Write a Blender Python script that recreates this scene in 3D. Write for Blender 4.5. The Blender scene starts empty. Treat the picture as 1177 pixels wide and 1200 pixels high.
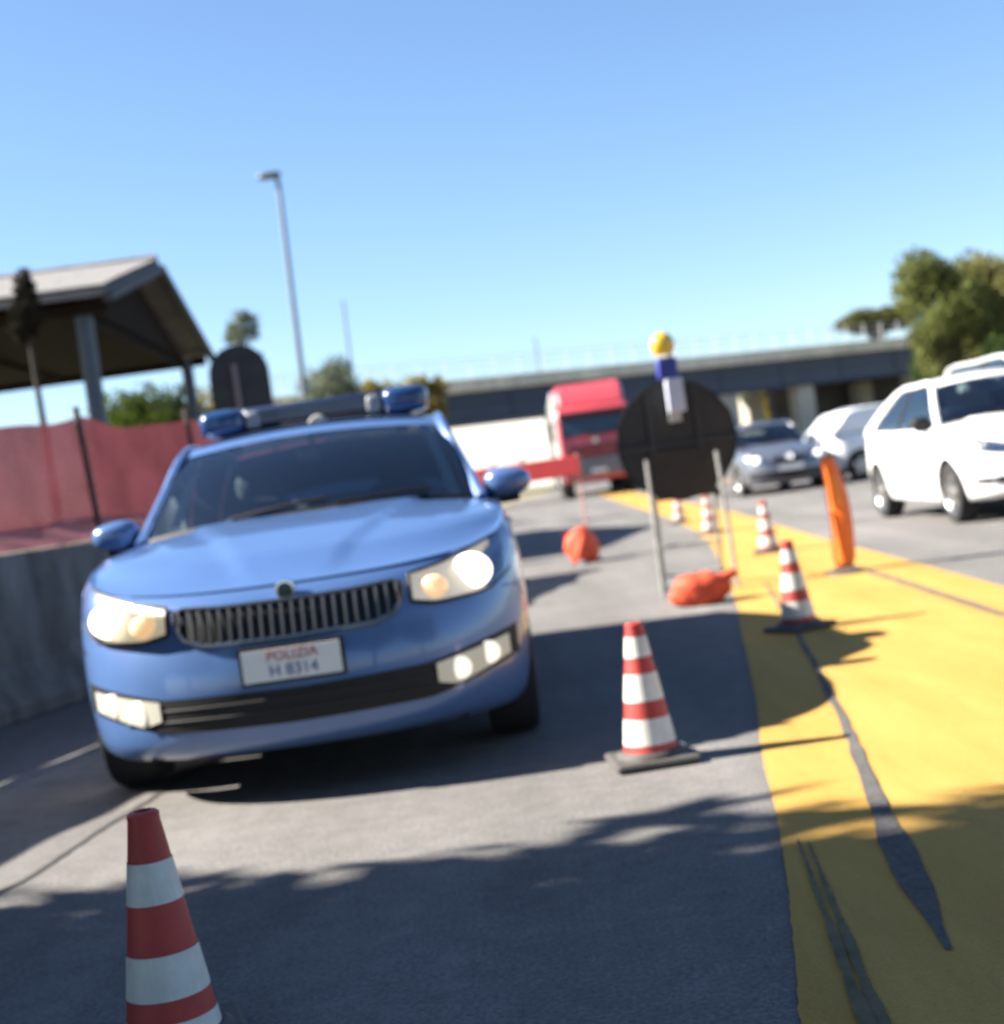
import bpy, math, random
import numpy as np
from mathutils import Vector, Matrix
random.seed(7); RNG = np.random.default_rng(7)
R = math.radians
scn = bpy.context.scene
COL = scn.collection

# ------------------------------------------------------------------ camera
FPX, PW, PH = 1750.0, 1177.0, 1200.0
CAM_H, PITCH, ROLL = 1.07, R(-1.30), R(8.0)
cd = bpy.data.cameras.new('camera'); cam = bpy.data.objects.new('camera', cd); COL.objects.link(cam)
cd.sensor_fit = 'VERTICAL'; cd.sensor_height = 24.0
cd.lens = FPX / PH * 24.0
cd.clip_end = 6000; cd.clip_start = 0.05
cam.matrix_world = Matrix.Translation((0, 0, CAM_H)) @ Matrix.Rotation(R(90) + PITCH, 4, 'X') @ Matrix.Rotation(-ROLL, 4, 'Z')
cd.dof.use_dof = True; cd.dof.focus_distance = 2.2
APERTURE = 0.0142                                   # entrance pupil in metres: the whole photo is a little out of focus
cd.dof.aperture_fstop = cd.lens / 1000.0 / APERTURE
scn.camera = cam

# ------------------------------------------------------------------ light
SUN_EL, SUN_AZ = R(36), R(4)                        # the sun stands to the left, a touch beyond square
to_sun = Vector((-math.cos(SUN_EL) * math.cos(SUN_AZ), math.cos(SUN_EL) * math.sin(SUN_AZ), math.sin(SUN_EL)))
w = bpy.data.worlds.new('World'); scn.world = w; w.use_nodes = True
nt = w.node_tree; bg = nt.nodes['Background']
sky = nt.nodes.new('ShaderNodeTexSky'); sky.sky_type = 'NISHITA'; sky.sun_disc = False
sky.sun_elevation = SUN_EL; sky.sun_rotation = math.atan2(to_sun.x, to_sun.y)
sky.altitude = 0; sky.air_density = 0.9; sky.dust_density = 0.3; sky.ozone_density = 4.5
nt.links.new(sky.outputs[0], bg.inputs[0]); bg.inputs[1].default_value = 0.05
sd = bpy.data.lights.new('sun', 'SUN'); sun = bpy.data.objects.new('sun', sd); COL.objects.link(sun)
sd.energy = 5.0; sd.angle = R(0.55); sd.color = (1.0, 0.93, 0.82)
sun.rotation_euler = to_sun.to_track_quat('Z', 'Y').to_euler()
scn.view_settings.view_transform = 'Standard'; scn.view_settings.look = 'None'
scn.view_settings.exposure = 2.15; scn.view_settings.gamma = 1.0; scn.view_settings.use_curve_mapping = False

# ------------------------------------------------------------------ photo pixel -> place
_c, _s = math.cos(ROLL), math.sin(ROLL)
def ray(px, py):
    x = (px - PW / 2) / FPX; y = -(py - PH / 2) / FPX
    xr, yr = x * _c + y * _s, -x * _s + y * _c
    return xr, math.cos(PITCH) - yr * math.sin(PITCH), math.sin(PITCH) + yr * math.cos(PITCH)
def ground(px, py, z=0.0):
    d = ray(px, py); t = (z - CAM_H) / d[2]; return Vector((d[0] * t, d[1] * t, z))
def at(px, py, Y):
    d = ray(px, py); t = Y / d[1]; return Vector((d[0] * t, Y, CAM_H + d[2] * t))

# ------------------------------------------------------------------ materials
MATS = {}
def mat(name, col, rough=0.6, metal=0.0, spec=0.5, coat=0.0, emit=None, estr=0.0, noise=0.0, nscale=8.0, bump=0.0, bscale=60.0, trans=0.0, alpha=1.0, streak=0.0):
    if name in MATS: return MATS[name]
    m = bpy.data.materials.new(name); m.use_nodes = True; N = m.node_tree.nodes; L = m.node_tree.links
    b = N['Principled BSDF']
    b.inputs['Base Color'].default_value = (*col, 1); b.inputs['Roughness'].default_value = rough
    b.inputs['Metallic'].default_value = metal; b.inputs['Specular IOR Level'].default_value = spec
    b.inputs['Coat Weight'].default_value = coat; b.inputs['Coat Roughness'].default_value = 0.04
    b.inputs['Transmission Weight'].default_value = trans; b.inputs['Alpha'].default_value = alpha
    if emit: b.inputs['Emission Color'].default_value = (*emit, 1); b.inputs['Emission Strength'].default_value = estr
    tc = N.new('ShaderNodeTexCoord')
    if noise:
        n = N.new('ShaderNodeTexNoise'); n.inputs['Scale'].default_value = nscale; n.inputs['Detail'].default_value = 6; n.inputs['Roughness'].default_value = 0.65
        L.new(tc.outputs['Object'], n.inputs['Vector'])
        r = N.new('ShaderNodeValToRGB'); r.color_ramp.elements[0].position = 0.3; r.color_ramp.elements[1].position = 0.7
        r.color_ramp.elements[0].color = (*[c * (1 - noise) for c in col], 1); r.color_ramp.elements[1].color = (*[min(1, c * (1 + noise)) for c in col], 1)
        L.new(n.outputs['Fac'], r.inputs['Fac']); L.new(r.outputs['Color'], b.inputs['Base Color'])
    if streak:
        mp = N.new('ShaderNodeMapping'); mp.inputs['Scale'].default_value = (3.0, 3.0, 0.25); L.new(tc.outputs['Object'], mp.inputs[0])
        n3 = N.new('ShaderNodeTexNoise'); n3.inputs['Scale'].default_value = 1.6; n3.inputs['Detail'].default_value = 7; n3.inputs['Roughness'].default_value = .7; L.new(mp.outputs[0], n3.inputs['Vector'])
        r3 = N.new('ShaderNodeValToRGB'); r3.color_ramp.elements[0].position = .38; r3.color_ramp.elements[1].position = .62
        r3.color_ramp.elements[0].color = (1 - streak, 1 - streak, 1 - streak * 1.05, 1); L.new(n3.outputs['Fac'], r3.inputs[0])
        mx = N.new('ShaderNodeMix'); mx.data_type = 'RGBA'; mx.blend_type = 'MULTIPLY'; mx.inputs[0].default_value = 1
        L.new(r.outputs['Color'], mx.inputs[6]); L.new(r3.outputs[0], mx.inputs[7]); L.new(mx.outputs[2], b.inputs['Base Color'])
    if bump:
        n2 = N.new('ShaderNodeTexNoise'); n2.inputs['Scale'].default_value = bscale; n2.inputs['Detail'].default_value = 5
        L.new(tc.outputs['Object'], n2.inputs['Vector'])
        bp = N.new('ShaderNodeBump'); bp.inputs['Strength'].default_value = bump; bp.inputs['Distance'].default_value = 0.02
        L.new(n2.outputs['Fac'], bp.inputs['Height']); L.new(bp.outputs['Normal'], b.inputs['Normal'])
    MATS[name] = m; return m

def glass_mat(name, tint=(0.68, 0.80, 0.83), rough=0.02, ior=1.52):
    if name in MATS: return MATS[name]
    m = bpy.data.materials.new(name); m.use_nodes = True; N = m.node_tree.nodes; L = m.node_tree.links
    N.remove(N['Principled BSDF']); out = N['Material Output']
    tr = N.new('ShaderNodeBsdfTransparent'); tr.inputs[0].default_value = (*tint, 1)
    gl = N.new('ShaderNodeBsdfGlossy'); gl.inputs['Roughness'].default_value = rough
    fr = N.new('ShaderNodeFresnel'); fr.inputs[0].default_value = ior
    mx = N.new('ShaderNodeMixShader'); L.new(fr.outputs[0], mx.inputs[0]); L.new(tr.outputs[0], mx.inputs[1]); L.new(gl.outputs[0], mx.inputs[2])
    L.new(mx.outputs[0], out.inputs['Surface']); MATS[name] = m; return m

def net_mat(name, col, cover=0.72):
    m = bpy.data.materials.new(name); m.use_nodes = True; N = m.node_tree.nodes; L = m.node_tree.links
    N.remove(N['Principled BSDF']); out = N['Material Output']
    d = N.new('ShaderNodeBsdfDiffuse'); t = N.new('ShaderNodeBsdfTranslucent'); tr = N.new('ShaderNodeBsdfTransparent')
    tc = N.new('ShaderNodeTexCoord'); n = N.new('ShaderNodeTexNoise'); n.inputs['Scale'].default_value = 2.2; n.inputs['Detail'].default_value = 5
    L.new(tc.outputs['Object'], n.inputs['Vector'])
    r = N.new('ShaderNodeValToRGB'); r.color_ramp.elements[0].position = 0.35; r.color_ramp.elements[1].position = 0.7
    r.color_ramp.elements[0].color = (*[c * 0.8 for c in col], 1); r.color_ramp.elements[1].color = (*[min(1, c * 1.2) for c in col], 1)
    L.new(n.outputs['Fac'], r.inputs[0])
    for s in (d, t): L.new(r.outputs[0], s.inputs[0])
    m1 = N.new('ShaderNodeMixShader'); m1.inputs[0].default_value = 0.22; L.new(d.outputs[0], m1.inputs[1]); L.new(t.outputs[0], m1.inputs[2])
    # woven openings, about 4 cm
    uv = N.new('ShaderNodeUVMap')
    w1 = N.new('ShaderNodeTexWave'); w1.bands_direction = 'X'; w1.inputs['Scale'].default_value = 9; w2 = N.new('ShaderNodeTexWave'); w2.bands_direction = 'Y'; w2.inputs['Scale'].default_value = 9
    L.new(uv.outputs[0], w1.inputs[0]); L.new(uv.outputs[0], w2.inputs[0])
    mul = N.new('ShaderNodeMath'); mul.operation = 'MULTIPLY'; L.new(w1.outputs['Fac'], mul.inputs[0]); L.new(w2.outputs['Fac'], mul.inputs[1])
    gt = N.new('ShaderNodeMath'); gt.operation = 'LESS_THAN'; gt.inputs[1].default_value = cover; L.new(mul.outputs[0], gt.inputs[0])
    m2 = N.new('ShaderNodeMixShader'); L.new(gt.outputs[0], m2.inputs[0]); L.new(tr.outputs[0], m2.inputs[1]); L.new(m1.outputs[0], m2.inputs[2])
    L.new(m2.outputs[0], out.inputs['Surface']); return m

def asphalt_mat(name, base, patch, tint=(1, 0.96, 0.93)):
    m = bpy.data.materials.new(name); m.use_nodes = True; N = m.node_tree.nodes; L = m.node_tree.links
    b = N['Principled BSDF']; b.inputs['Roughness'].default_value = 0.95; b.inputs['Specular IOR Level'].default_value = 0.08
    tc = N.new('ShaderNodeTexCoord')
    def noise(scale, det, rough=0.6, stretch=None):
        n = N.new('ShaderNodeTexNoise'); n.inputs['Scale'].default_value = scale; n.inputs['Detail'].default_value = det; n.inputs['Roughness'].default_value = rough
        if stretch:
            mp = N.new('ShaderNodeMapping'); mp.inputs['Scale'].default_value = stretch; mp.inputs['Rotation'].default_value = (0, 0, R(7)); L.new(tc.outputs['Object'], mp.inputs[0]); L.new(mp.outputs[0], n.inputs['Vector'])
        else: L.new(tc.outputs['Object'], n.inputs['Vector'])
        return n
    def ramp(n, p0, p1, c0, c1):
        r = N.new('ShaderNodeValToRGB'); r.color_ramp.elements[0].position = p0; r.color_ramp.elements[1].position = p1
        r.color_ramp.elements[0].color = (c0, c0, c0, 1); r.color_ramp.elements[1].color = (c1, c1, c1, 1); L.new(n.outputs['Fac'], r.inputs[0]); return r
    def mulc(a, bb):
        x = N.new('ShaderNodeMix'); x.data_type = 'RGBA'; x.blend_type = 'MULTIPLY'; x.inputs[0].default_value = 1
        L.new(a, x.inputs[6]); L.new(bb, x.inputs[7]); return x.outputs[2]
    big = ramp(noise(0.55, 5), 0.3, 0.72, 1 - patch, 1 + patch * 0.4)
    lane = ramp(noise(0.9, 4, 0.55, (2.2, 0.12, 1)), 0.32, 0.7, 1 - patch * 0.9, 1.05)
    grit = ramp(noise(75, 4, 0.85), 0.3, 0.72, 0.5, 1.45)
    mid = ramp(noise(9, 7, 0.75), 0.3, 0.7, 0.8, 1.14)
    col = N.new('ShaderNodeRGB'); col.outputs[0].default_value = (*[base * t for t in tint], 1)
    o = mulc(mulc(mulc(mulc(col.outputs[0], big.outputs[0]), lane.outputs[0]), grit.outputs[0]), mid.outputs[0])
    L.new(o, b.inputs['Base Color'])
    bp = N.new('ShaderNodeBump'); bp.inputs['Strength'].default_value = 0.55; bp.inputs['Distance'].default_value = 0.006
    L.new(noise(130, 4, 0.75).outputs['Fac'], bp.inputs['Height']); L.new(bp.outputs['Normal'], b.inputs['Normal'])
    return m

def yellow_mat():
    m = bpy.data.materials.new('yellow_road_paint'); m.use_nodes = True; N = m.node_tree.nodes; L = m.node_tree.links
    b = N['Principled BSDF']; b.inputs['Roughness'].default_value = 0.85; b.inputs['Specular IOR Level'].default_value = 0.1
    tc = N.new('ShaderNodeTexCoord')
    def noise(scale, det, st=None):
        n = N.new('ShaderNodeTexNoise'); n.inputs['Scale'].default_value = scale; n.inputs['Detail'].default_value = det; n.inputs['Roughness'].default_value = 0.68
        if st:
            mp = N.new('ShaderNodeMapping'); mp.inputs['Scale'].default_value = st; mp.inputs['Rotation'].default_value = (0, 0, R(9)); L.new(tc.outputs['Object'], mp.inputs[0]); L.new(mp.outputs[0], n.inputs['Vector'])
        else: L.new(tc.outputs['Object'], n.inputs['Vector'])
        return n
    r1 = N.new('ShaderNodeValToRGB'); r1.color_ramp.elements[0].position = 0.32; r1.color_ramp.elements[1].position = 0.66
    r1.color_ramp.elements[0].color = (0.34, 0.198, 0.048, 1); r1.color_ramp.elements[1].color = (0.42, 0.262, 0.074, 1)
    L.new(noise(1.6, 7, (2, 0.3, 1)).outputs['Fac'], r1.inputs[0])
    r2 = N.new('ShaderNodeValToRGB'); r2.color_ramp.elements[0].position = 0.57; r2.color_ramp.elements[1].position = 0.80
    r2.color_ramp.elements[0].color = (0, 0, 0, 1); r2.color_ramp.elements[1].color = (0.5, 0.5, 0.5, 1)
    L.new(noise(2.6, 8, (3.0, 0.22, 1)).outputs['Fac'], r2.inputs[0])
    mx = N.new('ShaderNodeMix'); mx.data_type = 'RGBA'; L.new(r2.outputs[0], mx.inputs[0]); L.new(r1.outputs[0], mx.inputs[6]); mx.inputs[7].default_value = (0.15, 0.12, 0.06, 1)
    g = N.new('ShaderNodeValToRGB'); g.color_ramp.elements[0].position = 0.3; g.color_ramp.elements[1].position = 0.6
    g.color_ramp.elements[0].color = (0.8, 0.8, 0.8, 1); g.color_ramp.elements[1].color = (1.05, 1.05, 1.05, 1); L.new(noise(140, 4).outputs['Fac'], g.inputs[0])
    m2 = N.new('ShaderNodeMix'); m2.data_type = 'RGBA'; m2.blend_type = 'MULTIPLY'; m2.inputs[0].default_value = 1
    L.new(mx.outputs[2], m2.inputs[6]); L.new(g.outputs[0], m2.inputs[7]); L.new(m2.outputs[2], b.inputs['Base Color'])
    bp = N.new('ShaderNodeBump'); bp.inputs['Strength'].default_value = 0.4; bp.inputs['Distance'].default_value = 0.005
    L.new(noise(130, 4).outputs['Fac'], bp.inputs['Height']); L.new(bp.outputs['Normal'], b.inputs['Normal'])
    return m

def leaf_mat(name, col, var=0.5):
    if name in MATS: return MATS[name]
    m = bpy.data.materials.new(name); m.use_nodes = True; N = m.node_tree.nodes; L = m.node_tree.links
    N.remove(N['Principled BSDF']); out = N['Material Output']
    g = N.new('ShaderNodeTexCoord'); n = N.new('ShaderNodeTexNoise'); n.inputs['Scale'].default_value = 1.1; n.inputs['Detail'].default_value = 6
    L.new(g.outputs['Object'], n.inputs['Vector'])
    r = N.new('ShaderNodeValToRGB'); r.color_ramp.elements[0].position = 0.35; r.color_ramp.elements[1].position = 0.66
    r.color_ramp.elements[0].color = (*[c * (1 - var) for c in col], 1); r.color_ramp.elements[1].color = (*[c * (1 + var) for c in col], 1)
    L.new(n.outputs['Fac'], r.inputs[0])
    d = N.new('ShaderNodeBsdfDiffuse'); t = N.new('ShaderNodeBsdfTranslucent'); mx = N.new('ShaderNodeMixShader'); mx.inputs[0].default_value = 0.3
    L.new(r.outputs[0], d.inputs[0]); L.new(r.outputs[0], t.inputs[0]); L.new(d.outputs[0], mx.inputs[1]); L.new(t.outputs[0], mx.inputs[2])
    L.new(mx.outputs[0], out.inputs['Surface']); MATS[name] = m; return m

LAMPOFF = mat('lamp_glass_grey', (0.55, 0.57, 0.6), 0.12, metal=.5)
BLACK = mat('black_plastic', (0.011, 0.011, 0.012), 0.55, spec=.3)
RUBBER = mat('rubber', (0.013, 0.013, 0.014), 0.85, noise=0.3, nscale=20)
CHROME = mat('chrome', (0.75, 0.76, 0.78), 0.14, metal=1.0)
ALU = mat('wheel_alloy', (0.42, 0.42, 0.44), 0.32, metal=0.9, noise=0.12, nscale=9)
DARKIN = mat('interior_dark', (0.05, 0.053, 0.058), 0.8, noise=0.3, nscale=6)
GALV = mat('galvanised_steel', (0.46, 0.47, 0.48), 0.5, metal=0.35, noise=0.18, nscale=14)
GLASS = glass_mat('car_glass', ior=2.25)
CLEAR = glass_mat('clear_lens', (0.93, 0.95, 0.97))
CONCRETE = mat('weathered_concrete', (0.17, 0.165, 0.155), 0.92, noise=0.28, nscale=2.4, bump=0.5, bscale=40, streak=.45)

# ------------------------------------------------------------------ mesh helpers
class MB:
    def __init__(s): s.v = []; s.f = []
    def add(s, v, f):
        o = len(s.v); s.v += [tuple(p) for p in v]; s.f += [tuple(i + o for i in q) for q in f]; return s
    def box(s, x0, x1, y0, y1, z0, z1, m=None):
        v = [Vector((x, y, z)) for z in (z0, z1) for y in (y0, y1) for x in (x0, x1)]
        if m is not None: v = [m @ p for p in v]
        return s.add(v, [(0, 2, 3, 1), (4, 5, 7, 6), (0, 1, 5, 4), (2, 6, 7, 3), (0, 4, 6, 2), (1, 3, 7, 5)])
    def tube(s, pts, r, n=10, cap=True, flat=1.0):
        pts = [Vector(p) for p in pts]; rs = r if isinstance(r, (list, tuple)) else [r] * len(pts)
        ring = []; up0 = None
        for i, p in enumerate(pts):
            t = (pts[min(i + 1, len(pts) - 1)] - pts[max(i - 1, 0)]).normalized()
            if up0 is None: a = t.orthogonal().normalized()
            else: a = (up0 - t * up0.dot(t)).normalized()
            up0 = a; b = t.cross(a)
            ring.append([p + (a * math.cos(2 * math.pi * k / n) + b * math.sin(2 * math.pi * k / n) * flat) * rs[i] for k in range(n)])
        v = [q for rg in ring for q in rg]; f = []
        for i in range(len(pts) - 1):
            for k in range(n): f.append((i * n + k, i * n + (k + 1) % n, (i + 1) * n + (k + 1) % n, (i + 1) * n + k))
        if cap: f.append(tuple(range(n - 1, -1, -1))); f.append(tuple((len(pts) - 1) * n + k for k in range(n)))
        return s.add(v, f)
    def lathe(s, prof, n=24, m=None, axis='Z'):
        v = []
        for r, h in prof:
            for k in range(n):
                a = 2 * math.pi * k / n; c, q = r * math.cos(a), r * math.sin(a)
                p = Vector((c, q, h)) if axis == 'Z' else (Vector((h, c, q)) if axis == 'X' else Vector((c, h, q)))
                v.append(m @ p if m is not None else p)
        f = [(i * n + k, i * n + (k + 1) % n, (i + 1) * n + (k + 1) % n, (i + 1) * n + k) for i in range(len(prof) - 1) for k in range(n)]
        return s.add(v, f)
    def grid(s, nu, nv, fn):
        v = [fn(i / (nu - 1), j / (nv - 1)) for j in range(nv) for i in range(nu)]
        f = [(j * nu + i, j * nu + i + 1, (j + 1) * nu + i + 1, (j + 1) * nu + i) for j in range(nv - 1) for i in range(nu - 1)]
        return s.add(v, f)
    def ellipsoid(s, c, r, nu=20, nv=12, p=1.0, fn=None):
        def sp(x): return math.copysign(abs(x) ** p, x)
        def q(u, v):
            a = 2 * math.pi * u; e = math.pi * (v - 0.5)
            d = Vector((r[0] * sp(math.cos(e)) * sp(math.cos(a)), r[1] * sp(math.cos(e)) * sp(math.sin(a)), r[2] * sp(math.sin(e))))
            if fn: d = fn(d)
            return Vector(c) + d
        return s.grid(nu + 1, nv + 1, q)
    def prism(s, poly, y0, y1, m=None):           # poly in (x,z), extruded along y
        n = len(poly); v = [Vector((x, y0, z)) for x, z in poly] + [Vector((x, y1, z)) for x, z in poly]
        if m is not None: v = [m @ p for p in v]
        return s.add(v, [tuple(range(n)), tuple(range(2 * n - 1, n - 1, -1))] + [(i, n + i, n + (i + 1) % n, (i + 1) % n) for i in range(n)])
    def mesh(s, name, smooth=True, weld=False):
        me = bpy.data.meshes.new(name); me.from_pydata(s.v, [], s.f)
        import bmesh
        b = bmesh.new(); b.from_mesh(me)
        if weld: bmesh.ops.remove_doubles(b, verts=b.verts, dist=0.0004)
        bmesh.ops.recalc_face_normals(b, faces=b.faces); b.to_mesh(me); b.free()
        me.update()
        if smooth:
            me.shade_smooth()
            me.set_sharp_from_angle(angle=R(38))
        return me

def link(o, parent=None):
    COL.objects.link(o)
    if parent is not None: o.parent = parent
    return o
def part(name, mb, m, parent=None, smooth=True, bevel=0.0, solid=0.0, weld=False, label=None, offset=-1.0, sub=0):
    me = mb.mesh(name, smooth, weld) if isinstance(mb, MB) else mb
    if m is not None and not me.materials: me.materials.append(m)
    o = link(bpy.data.objects.new(name, me), parent)
    if solid:
        md = o.modifiers.new('s', 'SOLIDIFY'); md.thickness = solid; md.offset = offset
    if sub:
        md = o.modifiers.new('u', 'SUBSURF'); md.levels = sub; md.render_levels = sub
    if bevel:
        md = o.modifiers.new('b', 'BEVEL'); md.width = bevel; md.segments = 2; md.limit_method = 'ANGLE'; md.angle_limit = R(40)
    if label: o['label'] = label
    return o
def tag(o, label=None, cat=None, group=None, kind=None):
    if label: o['label'] = label
    if cat: o['category'] = cat
    if group: o['group'] = group
    if kind: o['kind'] = kind
    return o
def thing(name, label, cat, loc=(0, 0, 0), rz=0.0, group=None):
    o = bpy.data.objects.new(name, None); COL.objects.link(o); o.empty_display_size = 0.2
    o.location = loc; o.rotation_euler = (0, 0, rz); return tag(o, label, cat, group)
def struct(name, mb, m, smooth=False, **k):
    return tag(part(name, mb, m, None, smooth, **k), kind='structure')
def copy_tree(o, parent=None):
    c = o.copy(); COL.objects.link(c)
    if parent is not None: c.parent = parent
    for ch in list(o.children): copy_tree(ch, c)
    return c
def lerp(a, b, t): return a + (b - a) * t
def interp(tab, x): return float(np.interp(x, [t[0] for t in tab], [t[1] for t in tab]))
def smooth01(x): x = max(0, min(1, x)); return x * x * (3 - 2 * x)
def text_mesh(body, size, m, parent, name, loc, rot=(R(90), 0, 0), thick=0.002):
    cu = bpy.data.curves.new('t', 'FONT'); cu.body = body; cu.size = size; cu.extrude = thick; cu.align_x = 'CENTER'; cu.align_y = 'CENTER'
    t = bpy.data.objects.new('t', cu); COL.objects.link(t)
    me = bpy.data.meshes.new_from_object(t.evaluated_get(bpy.context.evaluated_depsgraph_get()))
    COL.objects.unlink(t); bpy.data.objects.remove(t)
    me.materials.clear(); me.materials.append(m)
    o = link(bpy.data.objects.new(name, me), parent); o.location = loc; o.rotation_euler = rot; return o

# ------------------------------------------------------------------ the ground and the road
ROADDIR = 0.125                                     # the road runs a little to the right as it recedes
struct('ground', MB().grid(2, 2, lambda u, v: Vector((lerp(-2500, 2500, u), lerp(-400, 4500, v), -0.03))),
       mat('dry_verge', (0.17, 0.15, 0.085), 0.95, noise=0.5, nscale=0.4, bump=0.6, bscale=6))
def lane_pt(off, y, z=0.0): return Vector((off + ROADDIR * y, y, z))
mb = MB(); mb.grid(2, 40, lambda u, v: lane_pt(lerp(-7.0, 16.0, u), -40 + 240 * v))
struct('road', mb, asphalt_mat('old_asphalt', 0.18, 0.22))
YEL = yellow_mat()
yl = [(948, 1260), (942, 1200), (934, 1130), (925, 1050), (914, 990), (903, 930), (891, 860), (879, 790), (870, 740), (861, 700), (848, 668), (834, 640), (815, 622), (785, 608), (755, 598), (725, 588), (700, 579)]
L_ = [ground(*p) for p in yl]
def right_edge(y):                                   # the far side of the painted island
    return interp([(0, 2.62), (8.87, 2.92), (11.8, 3.06), (15.2, 3.2), (19.7, 3.45), (24.1, 3.7), (42, 4.2), (60, 4.6)], y)
L_ = sorted(L_, key=lambda p: p.y); L_ = [Vector((L_[0].x - 0.04, 0.6, 0))] + [p for p in L_ if p.y < 60]
_yy = np.concatenate([np.arange(0.6, 12, 0.03), np.arange(12, 55, 0.4)])
L_ = [Vector((float(np.interp(y, [p.y for p in L_], [p.x for p in L_])) + (random.gauss(0, 0.0016) + 0.006 * math.sin(y * 2.1 + math.sin(y * 1.3))) * (1 if y < 14 else 0), float(y), 0)) for y in _yy]
mb = MB(); NU = 12
v = []; f = []
for i, p in enumerate(L_):
    for k in range(NU + 1): v.append(Vector((lerp(p.x, max(right_edge(p.y), p.x + 0.12), k / NU), p.y, 0.004)))
for i in range(len(L_) - 1):
    for k in range(NU): f.append((i * (NU + 1) + k, i * (NU + 1) + k + 1, (i + 1) * (NU + 1) + k + 1, (i + 1) * (NU + 1) + k))
mb.add(v, f); struct('yellow_road_marking', mb, YEL)
def strip(pts, ws, z, jitter=0.0):
    v = []; f = []
    for i, p in enumerate(pts):
        t = (pts[min(i + 1, len(pts) - 1)] - pts[max(i - 1, 0)]).normalized(); n = Vector((t.y, -t.x, 0))
        for s in (-1, 1): v.append(Vector((p.x, p.y, z)) + n * s * (ws[i] / 2 + random.uniform(-jitter, jitter)))
    f = [(2 * i, 2 * i + 1, 2 * i + 3, 2 * i + 2) for i in range(len(pts) - 1)]
    return MB().add(v, f)
def dense(pts, n):
    d = [0]
    for i in range(1, len(pts)): d.append(d[-1] + (pts[i] - pts[i - 1]).length)
    q = np.linspace(0, d[-1], n)
    return [Vector([float(np.interp(t, d, [p[k] for p in pts])) for k in range(3)]) for t in q]
JOINT = asphalt_mat('bare_asphalt_joint', 0.13, 0.25)
sp = dense([ground(*p) for p in [(1112, 1116), (1110, 1112), (1085, 1060), (1060, 1010), (1036, 960), (1010, 895), (985, 838), (960, 790), (938, 748), (915, 712), (898, 684)]], 60)
sw = [interp([(2.95, 0.003), (3.15, 0.03), (3.45, 0.075), (3.75, 0.09), (4.06, 0.055), (5.1, 0.036), (6.4, 0.027), (9, 0.02), (12, 0.015)], p.y) for p in sp]
struct('pavement_joint', strip(sp, sw, 0.008, 0.005), JOINT)
sp = dense([ground(*p) for p in [(1177, 722), (1110, 700), (1050, 680), (985, 660)]], 30)
struct('pavement_joint', strip(sp, [0.06] * 30, 0.008, 0.006), JOINT)
TYRE = mat('tyre_smear', (0.10, 0.078, 0.034), 0.9, noise=0.45, nscale=14)
for ia, a in enumerate(([(1040, 1215), (1018, 1165), (995, 1105), (972, 1050), (948, 990)], [(1022, 1215), (1000, 1165), (980, 1105), (958, 1050), (936, 988)])):
    sp = dense([ground(*p) for p in a], 70)
    struct('tyre_mark', strip(sp, [0.006 + 0.022 * (1 - i / 70) + 0.006 * math.sin(i * 0.31) * (1 - i / 70) for i in range(70)], 0.0085 + .003 * ia, 0.0015), TYRE)
sp = dense([ground(*p) for p in [(-80, 1086), (30, 1032), (120, 972), (215, 914), (250, 892)]], 50)
struct('pavement_joint', strip(sp, [0.025] * 50, 0.004, 0.006), mat('tar_seam', (0.035, 0.033, 0.032), 0.8))

# lane lines on the far carriageway
for off in (6.0,):
    for k in range(7):
        y0 = 20 + k * 9
        struct('lane_line', MB().grid(2, 2, lambda u, v: lane_pt(off + lerp(-0.06, 0.06, u), y0 + 3 * v, 0.004)), mat('white_road_paint', (0.6, 0.6, 0.57), 0.8, noise=0.25, nscale=7))

# ------------------------------------------------------------------ concrete barrier and red net fence on the left
BSL = 0.264
def barrier_x(y): return -3.15 + BSL * (y - 8.88)
ang = math.atan2(-BSL, 1)
by = 2.6; k = 0
seg = 2.9
prof = [(-0.0, 0.0), (0.0, 0.09), (-0.14, 0.33), (-0.19, 1.03), (-0.37, 1.03), (-0.42, 0.33), (-0.56, 0.09), (-0.56, 0.0)]
labs = ['grey concrete barrier block nearest the camera, mostly cut off', 'stained grey concrete barrier block in shade just left of the blue police car',
        'grey concrete barrier block behind the mirror of the blue police car', 'grey concrete barrier block hidden low behind the blue police car', 'last grey concrete barrier block of the red net fence']
bmesh0 = MB().prism(prof, 0.012, seg - 0.012).mesh('concrete_barrier', False)
uu = Vector((math.sin(-ang), math.cos(-ang), 0))
for k in range(5):
    o = part('concrete_barrier', bmesh0, CONCRETE, None, bevel=0.015)
    yy = by + k * seg * uu.y
    o.location = (barrier_x(yy), yy, 0); o.rotation_euler = (0, 0, ang)
    tag(o, labs[k], 'barrier', 'concrete barrier blocks under the red net fence')
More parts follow.
